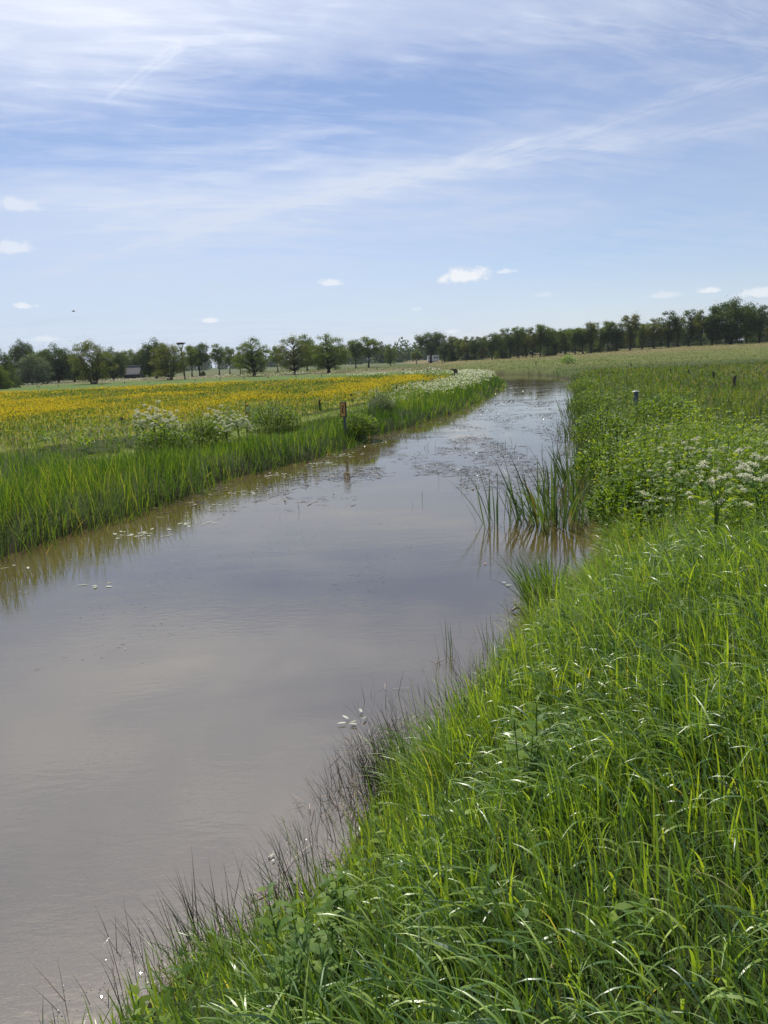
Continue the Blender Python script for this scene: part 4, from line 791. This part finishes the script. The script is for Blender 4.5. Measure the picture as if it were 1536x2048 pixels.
# ------------------------------------------------------------------ trees
def tree_mesh(kind, seed):
    global RNG
    keep = RNG; RNG = np.random.default_rng(seed)
    tr = MB(); cr = MB(); H = 10.0
    K = dict(
        oak=dict(bare=.30, R=3.3, env=lambda h: np.sqrt(np.clip(1 - (2 * h - 0.95) ** 2, 0, 1)) * (0.8 + .2 * h), nc=62, rc=(.55, 1.0), lp=150, ls=(.17, .32), tr=.26, stems=1, fl=.55),
        row=dict(bare=.2, R=2.3, env=lambda h: 0.55 + 0.45 * np.sin(np.pi * (h * .9 + .08)), nc=56, rc=(.45, .85), lp=120, ls=(.15, .3), tr=.2, stems=1, fl=.5),
        slender=dict(bare=.36, R=2.3, env=lambda h: np.sqrt(np.clip(1 - (2 * h - 1) ** 2, 0.05, 1)), nc=42, rc=(.5, .85), lp=130, ls=(.15, .3), tr=.2, stems=1, fl=.45),
        cone=dict(bare=.10, R=3.9, env=lambda h: np.clip(np.sin(np.pi * (h * .82 + .15)), 0.05, 1) ** .75, nc=112, rc=(.45, .85), lp=100, ls=(.13, .27), tr=.27, stems=1, fl=.6),
        multi=dict(bare=.10, R=4.3, env=lambda h: np.sqrt(np.clip(1 - (1.7 * h - .72) ** 2, 0.02, 1)), nc=120, rc=(.5, .95), lp=95, ls=(.14, .28), tr=.17, stems=5, fl=.6),
        dense=dict(bare=.12, R=4.3, env=lambda h: np.sqrt(np.clip(1 - (1.75 * h - .72) ** 2, 0.03, 1)), nc=120, rc=(.7, 1.15), lp=150, ls=(.18, .34), tr=.3, stems=1, fl=.7),
        bush=dict(bare=.0, R=5.0, env=lambda h: np.sqrt(np.clip(1 - h ** 2, 0, 1)), nc=110, rc=(.7, 1.2), lp=140, ls=(.18, .36), tr=.14, stems=5, fl=.7),
    )[kind]
    if kind == 'row':                    # each row tree gets its own outline
        p1, p2, p3 = RNG.uniform(.3, .75), RNG.uniform(.55, 1.0), RNG.uniform(.2, .5)
        K['env'] = lambda h: .35 + .65 * np.exp(-((h - p1) / .33) ** 2) * p2 + .25 * np.exp(-((h - p3) / .15) ** 2); K['bare'] = RNG.uniform(.14, .32)
    b0 = K['bare']; cen = []
    tries = 0
    while len(cen) < K['nc'] and tries < 6000:
        tries += 1; h = RNG.random(); e = float(K['env'](h))
        if RNG.random() > e * e + .1: continue
        a = RNG.random() * 6.283; q = K['R'] * e * math.sqrt(RNG.uniform(.05, 1)); rc_ = RNG.uniform(*K['rc'])
        c = np.array([math.cos(a) * q, math.sin(a) * q, H * (b0 + (1 - b0) * h * .96) ])
        if any(np.linalg.norm((c - o[0]) * (1, 1, 1.4)) < .5 * (rc_ + o[1]) * .85 for o in cen): continue
        cen.append((c, rc_))
    st = []
    for k in range(K['stems']):
        a = k * 2.4; sp = 0 if K['stems'] == 1 else 1.0
        top = np.array([math.cos(a) * sp * 2.2, math.sin(a) * sp * 2.2, H * (.9 if K['stems'] == 1 else .82 - .05 * k)]) + RNG.normal(0, .15, 3)
        bot = np.array([math.cos(a) * sp * .35, math.sin(a) * sp * .35, -.3]); zz = np.linspace(0, 1, 9)[:, None]
        pth = bot * (1 - zz) + top * zz + np.cumsum(RNG.normal(0, .05, (9, 3)), 0) * (1, 1, 0)
        rad = K['tr'] * (1 - .88 * zz[:, 0]) * np.where(zz[:, 0] < .01, 1.5, 1); tr.tube(pth, rad, 8); st.append(pth)
    for c, rc_ in cen:
        pth = st[int(RNG.integers(0, len(st)))] if len(st) > 1 else st[0]
        hd = math.hypot(c[0], c[1]); zt = np.clip(c[2] - .65 * hd - .2, H * max(b0 * .75, .08), H * .85)
        kk = np.argmin(np.abs(pth[:, 2] - zt)); s0 = pth[kk]; zz = np.linspace(0, 1, 5)[:, None]
        lp_ = s0 * (1 - zz) + c * zz + np.array([0, 0, 1]) * (np.sin(np.pi * zz) * .12 * hd) + RNG.normal(0, .06, (5, 3)) * np.sin(np.pi * zz)
        tr.tube(lp_, np.linspace(K['tr'] * .32, .018, 5), 4)
        n = int(K['lp'] * (rc_ / K['rc'][1]) ** 1.5 * 1.25)
        g = RNG.normal(0, 1, (n, 3)); g /= np.linalg.norm(g, axis=1)[:, None]; g *= (RNG.random(n) ** .45)[:, None] * rc_ * np.array([1.08, 1.08, .9])
        g += RNG.normal(0, .1, (n, 3))
        quads(cr, c + g, U(*K['ls'], n), np.clip(RNG.normal(.45 + .25 * (RNG.random() - .5), .2, n), 0, 1), .15, .75)
        n2 = int(n * .22); sp2 = RNG.normal(0, rc_ * .95, (n2, 3)); quads(cr, c + sp2, U(.12, .22, n2), RNG.random(n2), .1, .6)
    RNG = keep
    return tr.mesh('trunk', M_bark), cr
TREES = {}
for kind, ms_ in (('oak', (M_treeD, M_treeD)), ('row', (M_treeD, M_tree, M_treeY, M_tree, M_treeD, M_treeY, M_tree)), ('slender', (M_tree, M_tree)), ('cone', (M_tree, M_treeY, M_tree)), ('multi', (M_treeY, M_treeY)), ('dense', (M_treeD, M_tree, M_treeD)), ('bush', (M_treeD, M_treeG, M_tree))):
    TREES[kind] = []
    for k, mm in enumerate(ms_):
        t_, c_ = tree_mesh(kind, 100 * len(TREES) + k); TREES[kind].append((t_, c_.mesh('crown', mm)))
NOMR = dict(oak=3.6, row=2.5, slender=2.5, cone=4.1, multi=4.4, dense=4.6, bush=5.3)
def tree(name, kind, var, x_, ytop, Y, label, cat='tree', group=None, hw=None, sink=0.0):
    yh = yhor(x_); d = ray(x_, yh); X = d[0] * Y / d[1]
    zb = float(terrain(X, Y)[0]) - sink; zt = at_depth(x_, ytop, Y)[2]; h = zt - zb
    t = thing(name, (X, Y, zb), float(U(0, 6.28, 1)[0])); s_ = h / 10.0 / 1.02
    wv = s_ if hw is None else 1.12 * hw / FOC * Y / NOMR[kind]
    t.scale = (wv, wv, s_)
    tm, cm = TREES[kind][var % len(TREES[kind])]
    for nm, me in (('trunk', tm), ('crown', cm)):
        o = bpy.data.objects.new(nm, me); COL.objects.link(o); o.parent = t
    tag(t, label, cat, group); return t
GL = 'trees around the fields on the left'; GR = 'trees in the row behind the right field'
for a in (('broad_bush', 'bush', 0, 0, 690, 136, 'dense dark bush tree at the left photo edge, reaching down to the ground', 'bush', GL, 34),
          ('broad_bush', 'bush', 2, -6, 722, 128, 'lower green bush in front of the dense bush tree at the left edge', 'bush', GL, 24),
          ('willow_tree', 'bush', 1, 66, 706, 172, 'grey green willow between the left edge bush and the dark broad trees', 'tree', GL, 36),
          ('broad_tree', 'dense', 0, 50, 680, 200, 'dark round topped tree rising behind the grey green willow', 'tree', GL, 26),
          ('broad_tree', 'dense', 1, 88, 696, 185, 'mid green tree right of the grey willow', 'tree', GL, 26),
          ('broad_tree', 'dense', 2, 116, 686, 180, 'dark tree standing left of the left many stemmed alder', 'tree', GL, 30),
          ('broad_tree', 'dense', 0, 148, 704, 190, 'low dark tree just behind the left many stemmed alder', 'tree', GL, 26),
          ('alder_tree', 'multi', 0, 185, 679, 140, 'olive many stemmed alder, the left one of the two at the meadow edge', 'tree', GL, 40),
          ('broad_tree', 'dense', 2, 226, 694, 190, 'dark tree left of the grey roofed barn', 'tree', GL, 24),
          ('broad_tree', 'dense', 1, 256, 696, 245, 'rounded tree rising straight behind the barn roof', 'tree', GL, 24),
          ('broad_tree', 'dense', 0, 286, 699, 232, 'low dark tree behind the right end of the barn', 'tree', GL, 18),
          ('broad_tree', 'dense', 2, 311, 676, 180, 'tallest dark tree right of the barn', 'tree', GL, 30),
          ('alder_tree', 'multi', 1, 338, 683, 146, 'olive many stemmed alder next to the nest pole, the right one of the two', 'tree', GL, 33),
          ('field_tree', 'slender', 0, 383, 690, 190, 'tree close behind the nest pole', 'tree', GL, 16),
          ('field_tree', 'oak', 0, 399, 681, 200, 'tall clear trunked tree just right of the nest pole', 'tree', GL, 23),
          ('field_tree', 'slender', 1, 438, 686, 205, 'left one of two slender trees standing side by side', 'tree', GL, 15),
          ('field_tree', 'slender', 0, 459, 691, 215, 'right one of two slender trees standing side by side', 'tree', GL, 13),
          ('small_tree', 'slender', 1, 480, 702, 190, 'small tree half hidden behind the leftmost conical tree', 'tree', GL, 12),
          ('round_tree', 'cone', 0, 507, 672, 146, 'leftmost of the three full conical trees behind the yellow meadow', 'tree', 'three conical trees behind the meadow', 37),
          ('field_tree', 'slender', 0, 555, 690, 205, 'slender tree between the left and middle conical trees', 'tree', GL, 13),
          ('round_tree', 'cone', 1, 588, 668, 148, 'middle one of the three full conical trees behind the yellow meadow', 'tree', 'three conical trees behind the meadow', 34),
          ('field_tree', 'slender', 1, 614, 667, 200, 'high crowned tree just behind the middle conical tree', 'tree', GL, 17),
          ('small_tree', 'slender', 0, 636, 690, 210, 'thin tree seen between the middle and right conical trees', 'tree', GL, 11),
          ('round_tree', 'cone', 2, 656, 665, 146, 'rightmost of the three full conical trees behind the yellow meadow', 'tree', 'three conical trees behind the meadow', 40),
          ('field_tree', 'row', 1, 711, 678, 215, 'narrow tree, left of the pair beyond the middle of the meadow', 'tree', GL, 15),
          ('field_tree', 'slender', 0, 737, 671, 215, 'spreading high crowned tree, right of the pair beyond the middle of the meadow', 'tree', GL, 23),
          ('small_tree', 'cone', 0, 781, 686, 250, 'small pointed tree alone between the pair and the lone oak', 'tree', GL, 13),
          ('small_tree', 'slender', 1, 833, 700, 270, 'small pale tree just left of the lone oak', 'tree', GL, 12),
          ('oak_tree', 'oak', 1, 862, 659, 265, 'lone round oak with a clear trunk at the left end of the right tree row', 'tree', GL, 31),
          ('low_shrub', 'bush', 0, 405, 741, 200, 'small round shrub at the foot of the clear trunked tree right of the nest pole', 'bush', GL, 5),
          ('low_shrub', 'bush', 1, 940, 706, 235, 'rounded grey green shrub in front of the left part of the right tree row', 'bush', GR, 19)):
    tree(*a)
rowx = ((889, 679, 12), (906, 672, 13), (921, 675, 12), (935, 671, 13), (950, 672, 12), (964, 673, 13), (984, 663, 14), (1003, 655, 14), (1021, 655, 14), (1037, 651, 14), (1052, 654, 13), (1065, 652, 13), (1081, 647, 15), (1096, 654, 14),
        (1111, 656, 15), (1131, 653, 18), (1150, 655, 16), (1166, 654, 17), (1183, 644, 16), (1200, 652, 14), (1216, 641, 16), (1233, 645, 16), (1259, 629, 20), (1284, 642, 16), (1308, 634, 19), (1336, 621, 21), (1356, 634, 15), (1378, 615, 19),
        (1402, 617, 17), (1424, 612, 18), (1492, 612, 19), (1518, 607, 21), (1545, 608, 21))
ORD = 'first second third fourth fifth sixth seventh eighth ninth tenth eleventh twelfth thirteenth fourteenth fifteenth sixteenth seventeenth eighteenth nineteenth twentieth'.split()
nrow = len(rowx)
for k, (x_, yt, hw) in enumerate(rowx):
    if k < 17: pl = ORD[k] + ' tree of the right row counted rightwards from the lone round oak'
    elif x_ < 1460: pl = ORD[29 - k] + ' tree of the right row counted leftwards from the big domed oak'
    else: pl = ORD[k - 30] + ' tree right of the big domed oak'
    tree('row_tree', 'row', (k * 5 + k // 3) % 7, x_, yt, float(np.interp(x_, [880, 1000, 1536], [250, 225, 205])) + float(U(-7, 7, 1)[0]), ('tall ' if hw > 15 else 'slim ') + pl, 'tree', GR, hw * 1.05)
tree('oak_tree', 'dense', 0, 1461, 597, 203, 'biggest domed dark oak in the row behind the right field', 'tree', GR, 46)
for k, (x_, yt, hw, v_, lb) in enumerate(((905, 700, 14, 0, 'dark bush under the trees just right of the lone oak'), (1005, 690, 16, 2, 'bush under the row where it rises right of the rounded shrub'), (1098, 690, 15, 0, 'dark bush under the middle of the right tree row'),
        (1190, 686, 17, 0, 'dark bush under the row left of the pale willow bush'), (1222, 684, 15, 1, 'pale green willow bush under the right tree row'), (1392, 682, 14, 0, 'dark bush under the row left of the big domed oak'),
        (1432, 676, 16, 1, 'grey green bush left of the pale shed roof'), (1500, 672, 14, 0, 'dark bush right of the pale shed roof'), (1350, 680, 12, 1, 'greyish bush between trunks well left of the big domed oak'))):
    tree('undergrowth_bush', 'bush', v_, x_, yt, 228 if x_ > 1000 else 248, lb, 'bush', 'bushes under the right tree row', hw)
def small_row():
    for k in range(34):
        x_ = 893 + k * 19.4 + float(U(-5, 5, 1)[0]); yt = float(np.interp(x_, [900, 1050, 1540], [680, 664, 652])) + float(U(-5, 5, 1)[0])
        tree('row_tree', 'row', k, x_, yt, 262 + float(U(0, 16, 1)[0]), 'lower dark tree standing in the second rank behind the right tree row', 'tree', 'second rank of trees behind the right row', float(U(11, 17, 1)[0]))
small_row()
def hedge(x0, x1, Y, h, n, label):
    mb = MB()
    x_ = U(x0, x1, n); X = np.array([ray(q, yhor(q))[0] * Y / ray(q, yhor(q))[1] for q in x_]); yy = Y + U(-4, 4, n)
    z = terrain(X, yy) - .2 + RNG.random(n) ** .8 * h * (0.5 + fbm(X, yy * 0, 9, 77, 3))
    quads(mb, np.stack([X, yy, z], 1), U(.35, .8, n), np.clip(RNG.normal(.3, .25, n), 0, 1), .1)
    tag(mb.build('undergrowth', M_treeD), label, kind='stuff')
hedge(880, 1640, 288, 5.5, 26000, 'dark undergrowth behind the trunks of the right tree row')
hedge(-60, 330, 250, 5.0, 12000, 'dark undergrowth behind the dense trees on the left')
# far woods that read as one mass
fw = MB()
for (xa, xb, Y, hlo, hhi, step) in ((-900, 700, 760, 12, 17, 7.5), (-250, 160, 640, 10, 15, 7), (-40, 40, 470, 10, 13.5, 5.5), (60, 420, 420, 8, 13, 6)):
    for X in np.arange(xa, xb, step):
        h = float(U(hlo, hhi, 1)[0]) * (0.8 + .4 * float(vnoise(X, Y, 40, 9))); r_ = h * .42; c = np.array([X + RNG.normal(0, 2), Y + RNG.normal(0, 12), 0.6]); n = 330
        g = RNG.normal(0, 1, (n, 3)); g /= np.linalg.norm(g, axis=1)[:, None]; g *= (RNG.random(n) ** .4)[:, None]
        P = c + np.array([0, 0, h * .52]) + g * (r_, r_, h * .5); P[::3, 2] = .6 + RNG.random(len(P[::3])) * h * .45; quads(fw, P, U(.9, 1.7, n), np.clip(RNG.normal(.35, .25, n), 0, 1), .1)
tag(fw.build('far_woods', M_treeD), 'hazy blue woods along the horizon', kind='stuff')

# ------------------------------------------------------------------ posts
def post_mesh(seed, h=1.0, r_=0.055):
    g = np.random.default_rng(seed); mb = MB(); zz = np.array([-.5, 0, .35, .7, 1.0]) * h; zz[0] = -.5
    pth = np.stack([g.normal(0, .006, 5), g.normal(0, .006, 5), zz], 1); mb.tube(pth, r_ * np.array([1.05, 1.04, 1, .97, .93]), 8)
    v = mb.co[-1]; v[-8:, 2] += (v[-8:, 0] * .4).astype(f32); return mb.mesh('fence_post', M_post, False)
PM = [post_mesh(k) for k in range(4)]
ins = MB().tube([(0.05, 0, .86), (0.085, 0, .87), (0.115, 0, .86)], [.016, .022, .02], 6).mesh('insulator', M_black)
def post(x_, ytop, ybase, label, group, thick=1.0, insul=False, lean=0.0, Y=None, m=None):
    if Y is None: p = ground(x_, ybase); Y = p[1]
    q = at_depth(x_, ytop, Y); zb = float(terrain(q[0], Y)[0]); h = max(q[2] - zb, .35)
    o = bpy.data.objects.new('fence_post', m or PM[int(RNG.integers(0, 4))]); COL.objects.link(o); o.location = (q[0], Y, zb); o.scale = (thick, thick, h)
    o.rotation_euler = (RNG.normal(0, .03), lean + RNG.normal(0, .02), float(U(0, 6, 1)[0]) if lean == 0 else 0)
    if insul:
        c = bpy.data.objects.new('insulator', ins); COL.objects.link(c); c.parent = o; c.scale = (1, 1, 1); o.rotation_euler[2] = 0
    tag(o, label, 'fence post', group); return o
GA = 'fence posts along the buttercup meadow by the path'; GB = 'fence posts along the back of the buttercup meadow'; GC = 'fence posts in the right field'
for k, (x_, yt, yb, lb) in enumerate(((639, 799, 819, 'dark fence post left of the Z sign, first of the meadow fence'), (704, 787, 803, 'leaning dark post just right of the Z sign'), (753, 778, 793, 'thicker dark post, second right of the Z sign'),
        (793, 770, 786, 'thin dark post, third right of the Z sign'), (824, 766, 778, 'short dark post, fourth right of the Z sign at the white flowers'), (846, 760, 776, 'tall thin post standing above the white flower bank'), (865, 757, 768, 'small post, next right of the tall thin one above the white flowers'),
        (881, 755, 765, 'small post midway between the tall thin one and the stump'), (895, 751, 762, 'post just left of the broad weathered stump, the farther of two'), (903, 749, 760, 'post nearest to the left of the broad weathered stump'))):
    post(x_, yt, yb, lb, GA, 1.15 if k < 6 else .9, lean=-.12 if k == 1 else 0)
for k, (x_, yt, yb, nm) in enumerate(((41, 772, 783, 'under the grey green willow'), (75, 775, 785, 'just right of the grey willow'), (79, 771, 781, 'close behind the one right of the grey willow'), (117, 773, 783, 'below the dark tree left of the left alder'), (204, 768, 777, 'right of the left alder stems'),
        (249, 763, 773, 'just below the barn'), (297, 763, 772, 'right of the barn'), (390, 758, 767, 'right of the nest pole foot'), (440, 757, 766, 'below the two slender trees'), (488, 755, 764, 'left of the leftmost conical tree trunk'), (536, 753, 762, 'right of the leftmost conical tree trunk'),
        (592, 751, 760, 'below the middle conical tree'), (643, 749, 757, 'left of the rightmost conical tree trunk'), (698, 748, 757, 'below the narrow tree of the pair'), (807, 738, 748, 'below the small pointed tree'), (854, 737, 748, 'below the lone round oak'))):
    post(x_, yt, yb, 'dark fence post behind the yellow meadow, ' + nm, GB, 1.0, Y=float(np.interp(x_, [0, 350, 700, 860], [128, 122, 106, 92])))
for x_, yt, yb, lb in ((1470, 751, 776, 'nearest fence post with an insulator in the right field'), (1427, 743, 758, 'short fence post second from the right in the right field'), (1377, 741, 750, 'tiny fence post tip between the shrub and the right field posts'), (1341, 737, 746, 'tiny dark post above the grey marker post'),
                       (1262, 726, 735, 'tiny dark post in the right field, right of the yellow green shrub'), (1072, 722, 731, 'tiny dark post beyond the river end left of the yellow green shrub')):
    post(x_, yt, yb, lb, GC, 1.2, insul=x_ > 1400)
# orange brown post
t = MB(); p = ground(494, 838); q = at_depth(494, 811, p[1]); h = q[2] - p[2]
t.box((0, 0, h / 2 - .1), (.17, .17, h + .2)); t.box((0, 0, h + .02), (.18, .18, .04), 0, .8)
o = t.build('marker_post', M_orange, None, False, tuple(p)); o.location[0] = q[0]; o.rotation_euler = (0, .0, .2); tag(o, 'square orange brown wooden post standing at the edge of the yellow meadow', 'post')
o = MB().box((0, -.088, h * .72), (.11, .006, h * .35)).build('white_plate', M_pale, o, False)
# small stake in front left
post(244, 838, 852, 'short lone stake at the near left edge of the yellow meadow', GA, 1.2)
# weathered stump
p = ground(911, 757); t = MB(); zz = np.linspace(0, 1, 6)
t.tube(np.stack([.06 * np.sin(zz * 3), 0 * zz, -.3 + zz * 1.35], 1), .24 * np.array([1.1, 1, .95, .9, 1.0, .55]), 10)
t.tube(np.array([(-.1, 0, .8), (-.3, 0, 1.0), (-.55, .05, .93)]), [.12, .1, .06], 6)
o = t.build('weathered_stump', M_post, None, False, tuple(p)); tag(o, 'broad weathered grey stump at the right end of the yellow meadow', 'stump')

# ------------------------------------------------------------------ the Z sign
Y = 24.6; a = at_depth(686, 804, Y); b = at_depth(688, 834, Y); hb = a[2] - b[2]; wb = .215; zb = float(terrain(b[0], Y)[0])
sg = thing('letter_sign', (float(b[0]), Y, zb), -.30)
z0 = b[2] - zb
MB().box((0, .05, (z0 + hb) / 2 - .2), (.07, .07, z0 + hb + .3)).build('post', M_greyp, sg, False)
MB().box((0, -.03, z0 + hb / 2), (wb, .085, hb)).build('frame', M_frame, sg, False)
pn_ = MB().box((0, -.078, z0 + hb / 2), (wb - .05, .012, hb - .055)).build('panel', M_panel, sg, False)
zl = MB(); w2, h2 = .036, hb * .215; zc0 = z0 + hb * .53; yy = -.0872
for c in (zc0 + h2, zc0 - h2): zl.add(*(lambda m_: (m_.co[0], m_.fa[0]))(MB().box((0, yy, c), (2 * w2 + .014, .006, .028))))
dgn = np.array([(-w2 - .008, yy - .003, zc0 - h2 + .0141), (-w2 + .024, yy - .003, zc0 - h2 + .0141), (w2 + .008, yy - .003, zc0 + h2 - .0141), (w2 - .024, yy - .003, zc0 + h2 - .0141)])
zl.add(np.concatenate([dgn, dgn + (0, .006, 0)]), [[0, 1, 2, 3], [7, 6, 5, 4], [0, 4, 5, 1], [1, 5, 6, 2], [2, 6, 7, 3], [3, 7, 4, 0]])
zl.build('letter', M_black, pn_, False)
tag(sg, 'upright dark framed ochre sign with a black letter Z on the left bank', 'sign')
# grey marker post on the right bank
p = ground(1272, 830); Y = float(p[1]); a = at_depth(1272, 783, Y); b = at_depth(1270, 812, Y); zb = p[2]
mp_ = thing('marker_post', (float(a[0]), Y, zb), .35); ht = a[2] - zb
MB().box((.05, .03, ht / 2 - .15), (.075, .085, ht + .28)).build('post', M_greyp, mp_, False)
MB().box((-.045, -.02, (ht + b[2] - zb) / 2 - .01), (.085, .05, ht - (b[2] - zb))).build('board', M_greyp, mp_, False)
MB().box((.0, .01, ht + .012), (.2, .15, .03), 0, .6).build('cap', M_pale, mp_, False)
tag(mp_, 'blue grey marker post with a narrow board and pale cap on the right bank', 'post')

# ------------------------------------------------------------------ stork nest pole
Y = 150.0; b = at_depth(370, 758, Y); a = at_depth(361, 686, Y); zb = float(terrain(b[0], Y)[0]); h = a[2] - zb
npole = thing('nest_pole', (float(b[0]), Y, zb)); npole.rotation_euler = (0, -.03, 0)
MB().tube([(0, 0, -.5), (0, 0, h * .5), (0, 0, h * .88)], [.17, .15, .13], 8).build('pole', M_stick, npole)
for k in range(6):
    c, s_ = math.cos(k * 1.047), math.sin(k * 1.047)
    MB().tube([(c * .1, s_ * .1, h * .80), (c * .62, s_ * .62, h - .28)], [.05, .045], 6).build('brace', M_stick, npole)
MB().tube([(0, 0, h - .30), (0, 0, h - .2)], [.72, .74], 12).build('platform', M_stick, npole)
ns = MB(); n = 260; aa = U(0, 6.28, n); q = U(.25, .8, n)
blades(ns, np.stack([np.cos(aa) * q, np.sin(aa) * q, h - .2 + U(0, .26, n)], 1), U(.4, .8, n), .035, aa + 1.57 + RNG.normal(0, .5, n), U(1.3, 1.7, n), U(-.1, .2, n), 2, .3, 'stem')
ns.tube([(0, 0, h - .199), (0, 0, h + .0)], [.66, .74], 12)
ns.build('nest', M_stick, npole); tag(npole, 'tall pole carrying a flat stork nest platform behind the meadow', 'nest pole')

# ------------------------------------------------------------------ far buildings
def gable(name, x_, Y, width, depth, wall_h, ridge_h, mats, label, cat, rz=0.0):
    d = ray(x_, yhor(x_)); X = d[0] * Y / d[1]; zb = float(terrain(X, Y)[0]); t = thing(name, (X, Y, zb), rz)
    MB().box((0, 0, wall_h / 2 - .2), (width, depth, wall_h + .4)).build('wall', mats[0], t, False)
    ov = .35; hw, hd = width / 2 + ov, depth / 2 + ov; th = .12
    r_ = MB()
    for sgn in (-1, 1):
        lo = np.array([(-hw, sgn * hd, wall_h - .1), (hw, sgn * hd, wall_h - .1), (hw, sgn * .003, ridge_h), (-hw, sgn * .003, ridge_h)])
        hi = lo + (0, 0, th); r_.add(np.concatenate([lo, hi]), [[0, 1, 2, 3], [7, 6, 5, 4], [0, 4, 5, 1], [1, 5, 6, 2], [2, 6, 7, 3], [3, 7, 4, 0]])
    rf = r_.build('roof', mats[1], t, False)
    MB().box((0, 0, ridge_h + th + .05), (2 * hw, .5, .1)).build('ridge', M_rooflt, rf, False)
    MB().box((0, -hd - .03, wall_h - .12), (2 * hw, .05, .22)).build('fascia', M_rooflt, t, False)
    g = MB()
    for sgn in (-1, 1):
        e = sgn * (width / 2 - .005); g.add([(e, -depth / 2, wall_h), (e, depth / 2, wall_h), (e, .01, ridge_h - .05), (e, -.01, ridge_h - .05)], [[0, 1, 2, 3]])
    g.build('gable', mats[0], t, False)
    for k in range(3):
        MB().box(((k - 1) * width * .28, -depth / 2 - .02, wall_h * .5), (width * .13, .05, wall_h * .42)).build('window', M_glass, t, False)
    tag(t, label, cat); return t
gable('grey_barn', 268, 215, 4.2, 5.0, 1.3, 3.5, (M_wall, M_roof), 'low dark barn with a grey roof between the trees on the left', 'barn')
gable('farm_shed', 1466, 222, 3.4, 4, 1.0, 2.1, (M_wall, M_rooflt), 'small pale roofed shed under the big domed oak on the right', 'shed')
d = ray(866, yhor(866)); X = d[0] * 300 / d[1]; zb = float(terrain(X, 300)[0]); t = thing('white_cabin', (X, 300, zb))
MB().box((0, 0, 1.35), (4.6, 2.4, 2.3)).build('wall', M_whitew, t, False); MB().box((0, 0, 2.55), (4.8, 2.6, .12)).build('roof', M_rooflt, t, False)
for xx in (-1.3, .6, 1.6): MB().box((xx, -1.21, 1.6), (.7, .05, .7)).build('window', M_glass, t, False)
MB().box((0, 0, .05), (4.2, 2.0, .35)).build('base', M_wall, t, False)
tag(t, 'small white cabin far behind the trunk of the lone round oak', 'cabin')

# ------------------------------------------------------------------ bird, dead leaves, driftwood
c = at_depth(147, 623, 70.0); mb = MB()
mb.tube([(-.16, 0, 0), (-.08, 0, .01), (.02, 0, .015), (.1, 0, .01), (.16, 0, .01)], [.01, .03, .04, .03, .008], 6)
for sgn in (-1, 1):
    mb.add([(-.05, sgn * .02, .02), (.06, sgn * .02, .02), (.04, sgn * .22, .11), (-.04, sgn * .2, .1)], [[0, 1, 2, 3]]); mb.add([(-.04, sgn * .2, .1), (.04, sgn * .22, .11), (-.05, sgn * .42, .06), (-.08, sgn * .40, .055)], [[0, 1, 2, 3]])
o = mb.build('flying_bird', M_black, None, True, tuple(c)); o.rotation_euler = (0, 0, .5); tag(o, 'small dark bird flying above the left trees', 'bird')
def leaf(name, x_, y_, n, ln, wd, mt, label, cat, lift=.012):
    p = px(x_, y_, 0.0); mb = MB(); a = np.linspace(1.9, 4.2, n) if n > 1 else np.array([.4])
    blades(mb, np.stack([RNG.normal(0, ln * .5, n) * (n > 1), RNG.normal(0, ln * .6, n) * (n > 1), np.full(n, lift)], 1), ln * U(.6, 1.2, n), wd, a, 1.42 + .08 * np.cos(a * 2), .2, 5, U(.2, 1, n), 'leaf', 0.05)
    o = mb.build(name, mt, None, True, tuple(p)); tag(o, label, cat)
leaf('dead_leaf', 967, 1129, 1, .07, .04, M_deadleaf, 'rusty red dead leaf floating before the reed reflections', 'leaf')
leaf('pale_leaf_sprig', 712, 1446, 6, .075, .022, M_silver, 'sprig of pale willow leaves floating off the dark rushes', 'leaf sprig', .02)
leaf('pale_leaf_sprig', 1018, 1172, 5, .06, .03, M_silver, 'small group of pale leaves floating left of the bright tussock', 'leaf sprig')
leaf('pale_leaf_sprig', 545, 1715, 5, .022, .014, M_silver, 'tiny pale petals floating by the rushes of the near shore', 'leaf sprig')
p = px(1040, 1224, .0); mb = MB(); mb.tube([(-.10, 0, .015), (-.03, .01, .05), (.06, 0, .03), (.2, -.02, .0)], [.008, .013, .012, .008], 6); mb.tube([(-.02, .01, .045), (-.05, .02, .09)], [.008, .004], 4)
tag(mb.build('driftwood', M_stick, None, True, tuple(p)), 'broken dark twig stranded at the foot of the bright tussock', 'driftwood')

# ------------------------------------------------------------------ air: thin haze over the whole plain
m, nt3 = mat('summer_haze')
pv = N(nt3, 'ShaderNodeVolumePrincipled', Density=0.0001); pv.inputs['Color'].default_value = (0.78, 0.86, 1.0, 1); pv.inputs['Anisotropy'].default_value = 0.35
on = N(nt3, 'ShaderNodeOutputMaterial'); nt3.links.new(pv.outputs[0], on.inputs['Volume'])
hz = MB().box((0, 400, 12.5), (2600, 2600, 28.0)).build('haze', m, None, False)
tag(hz, 'thin bluish summer haze over the fields', kind='stuff')
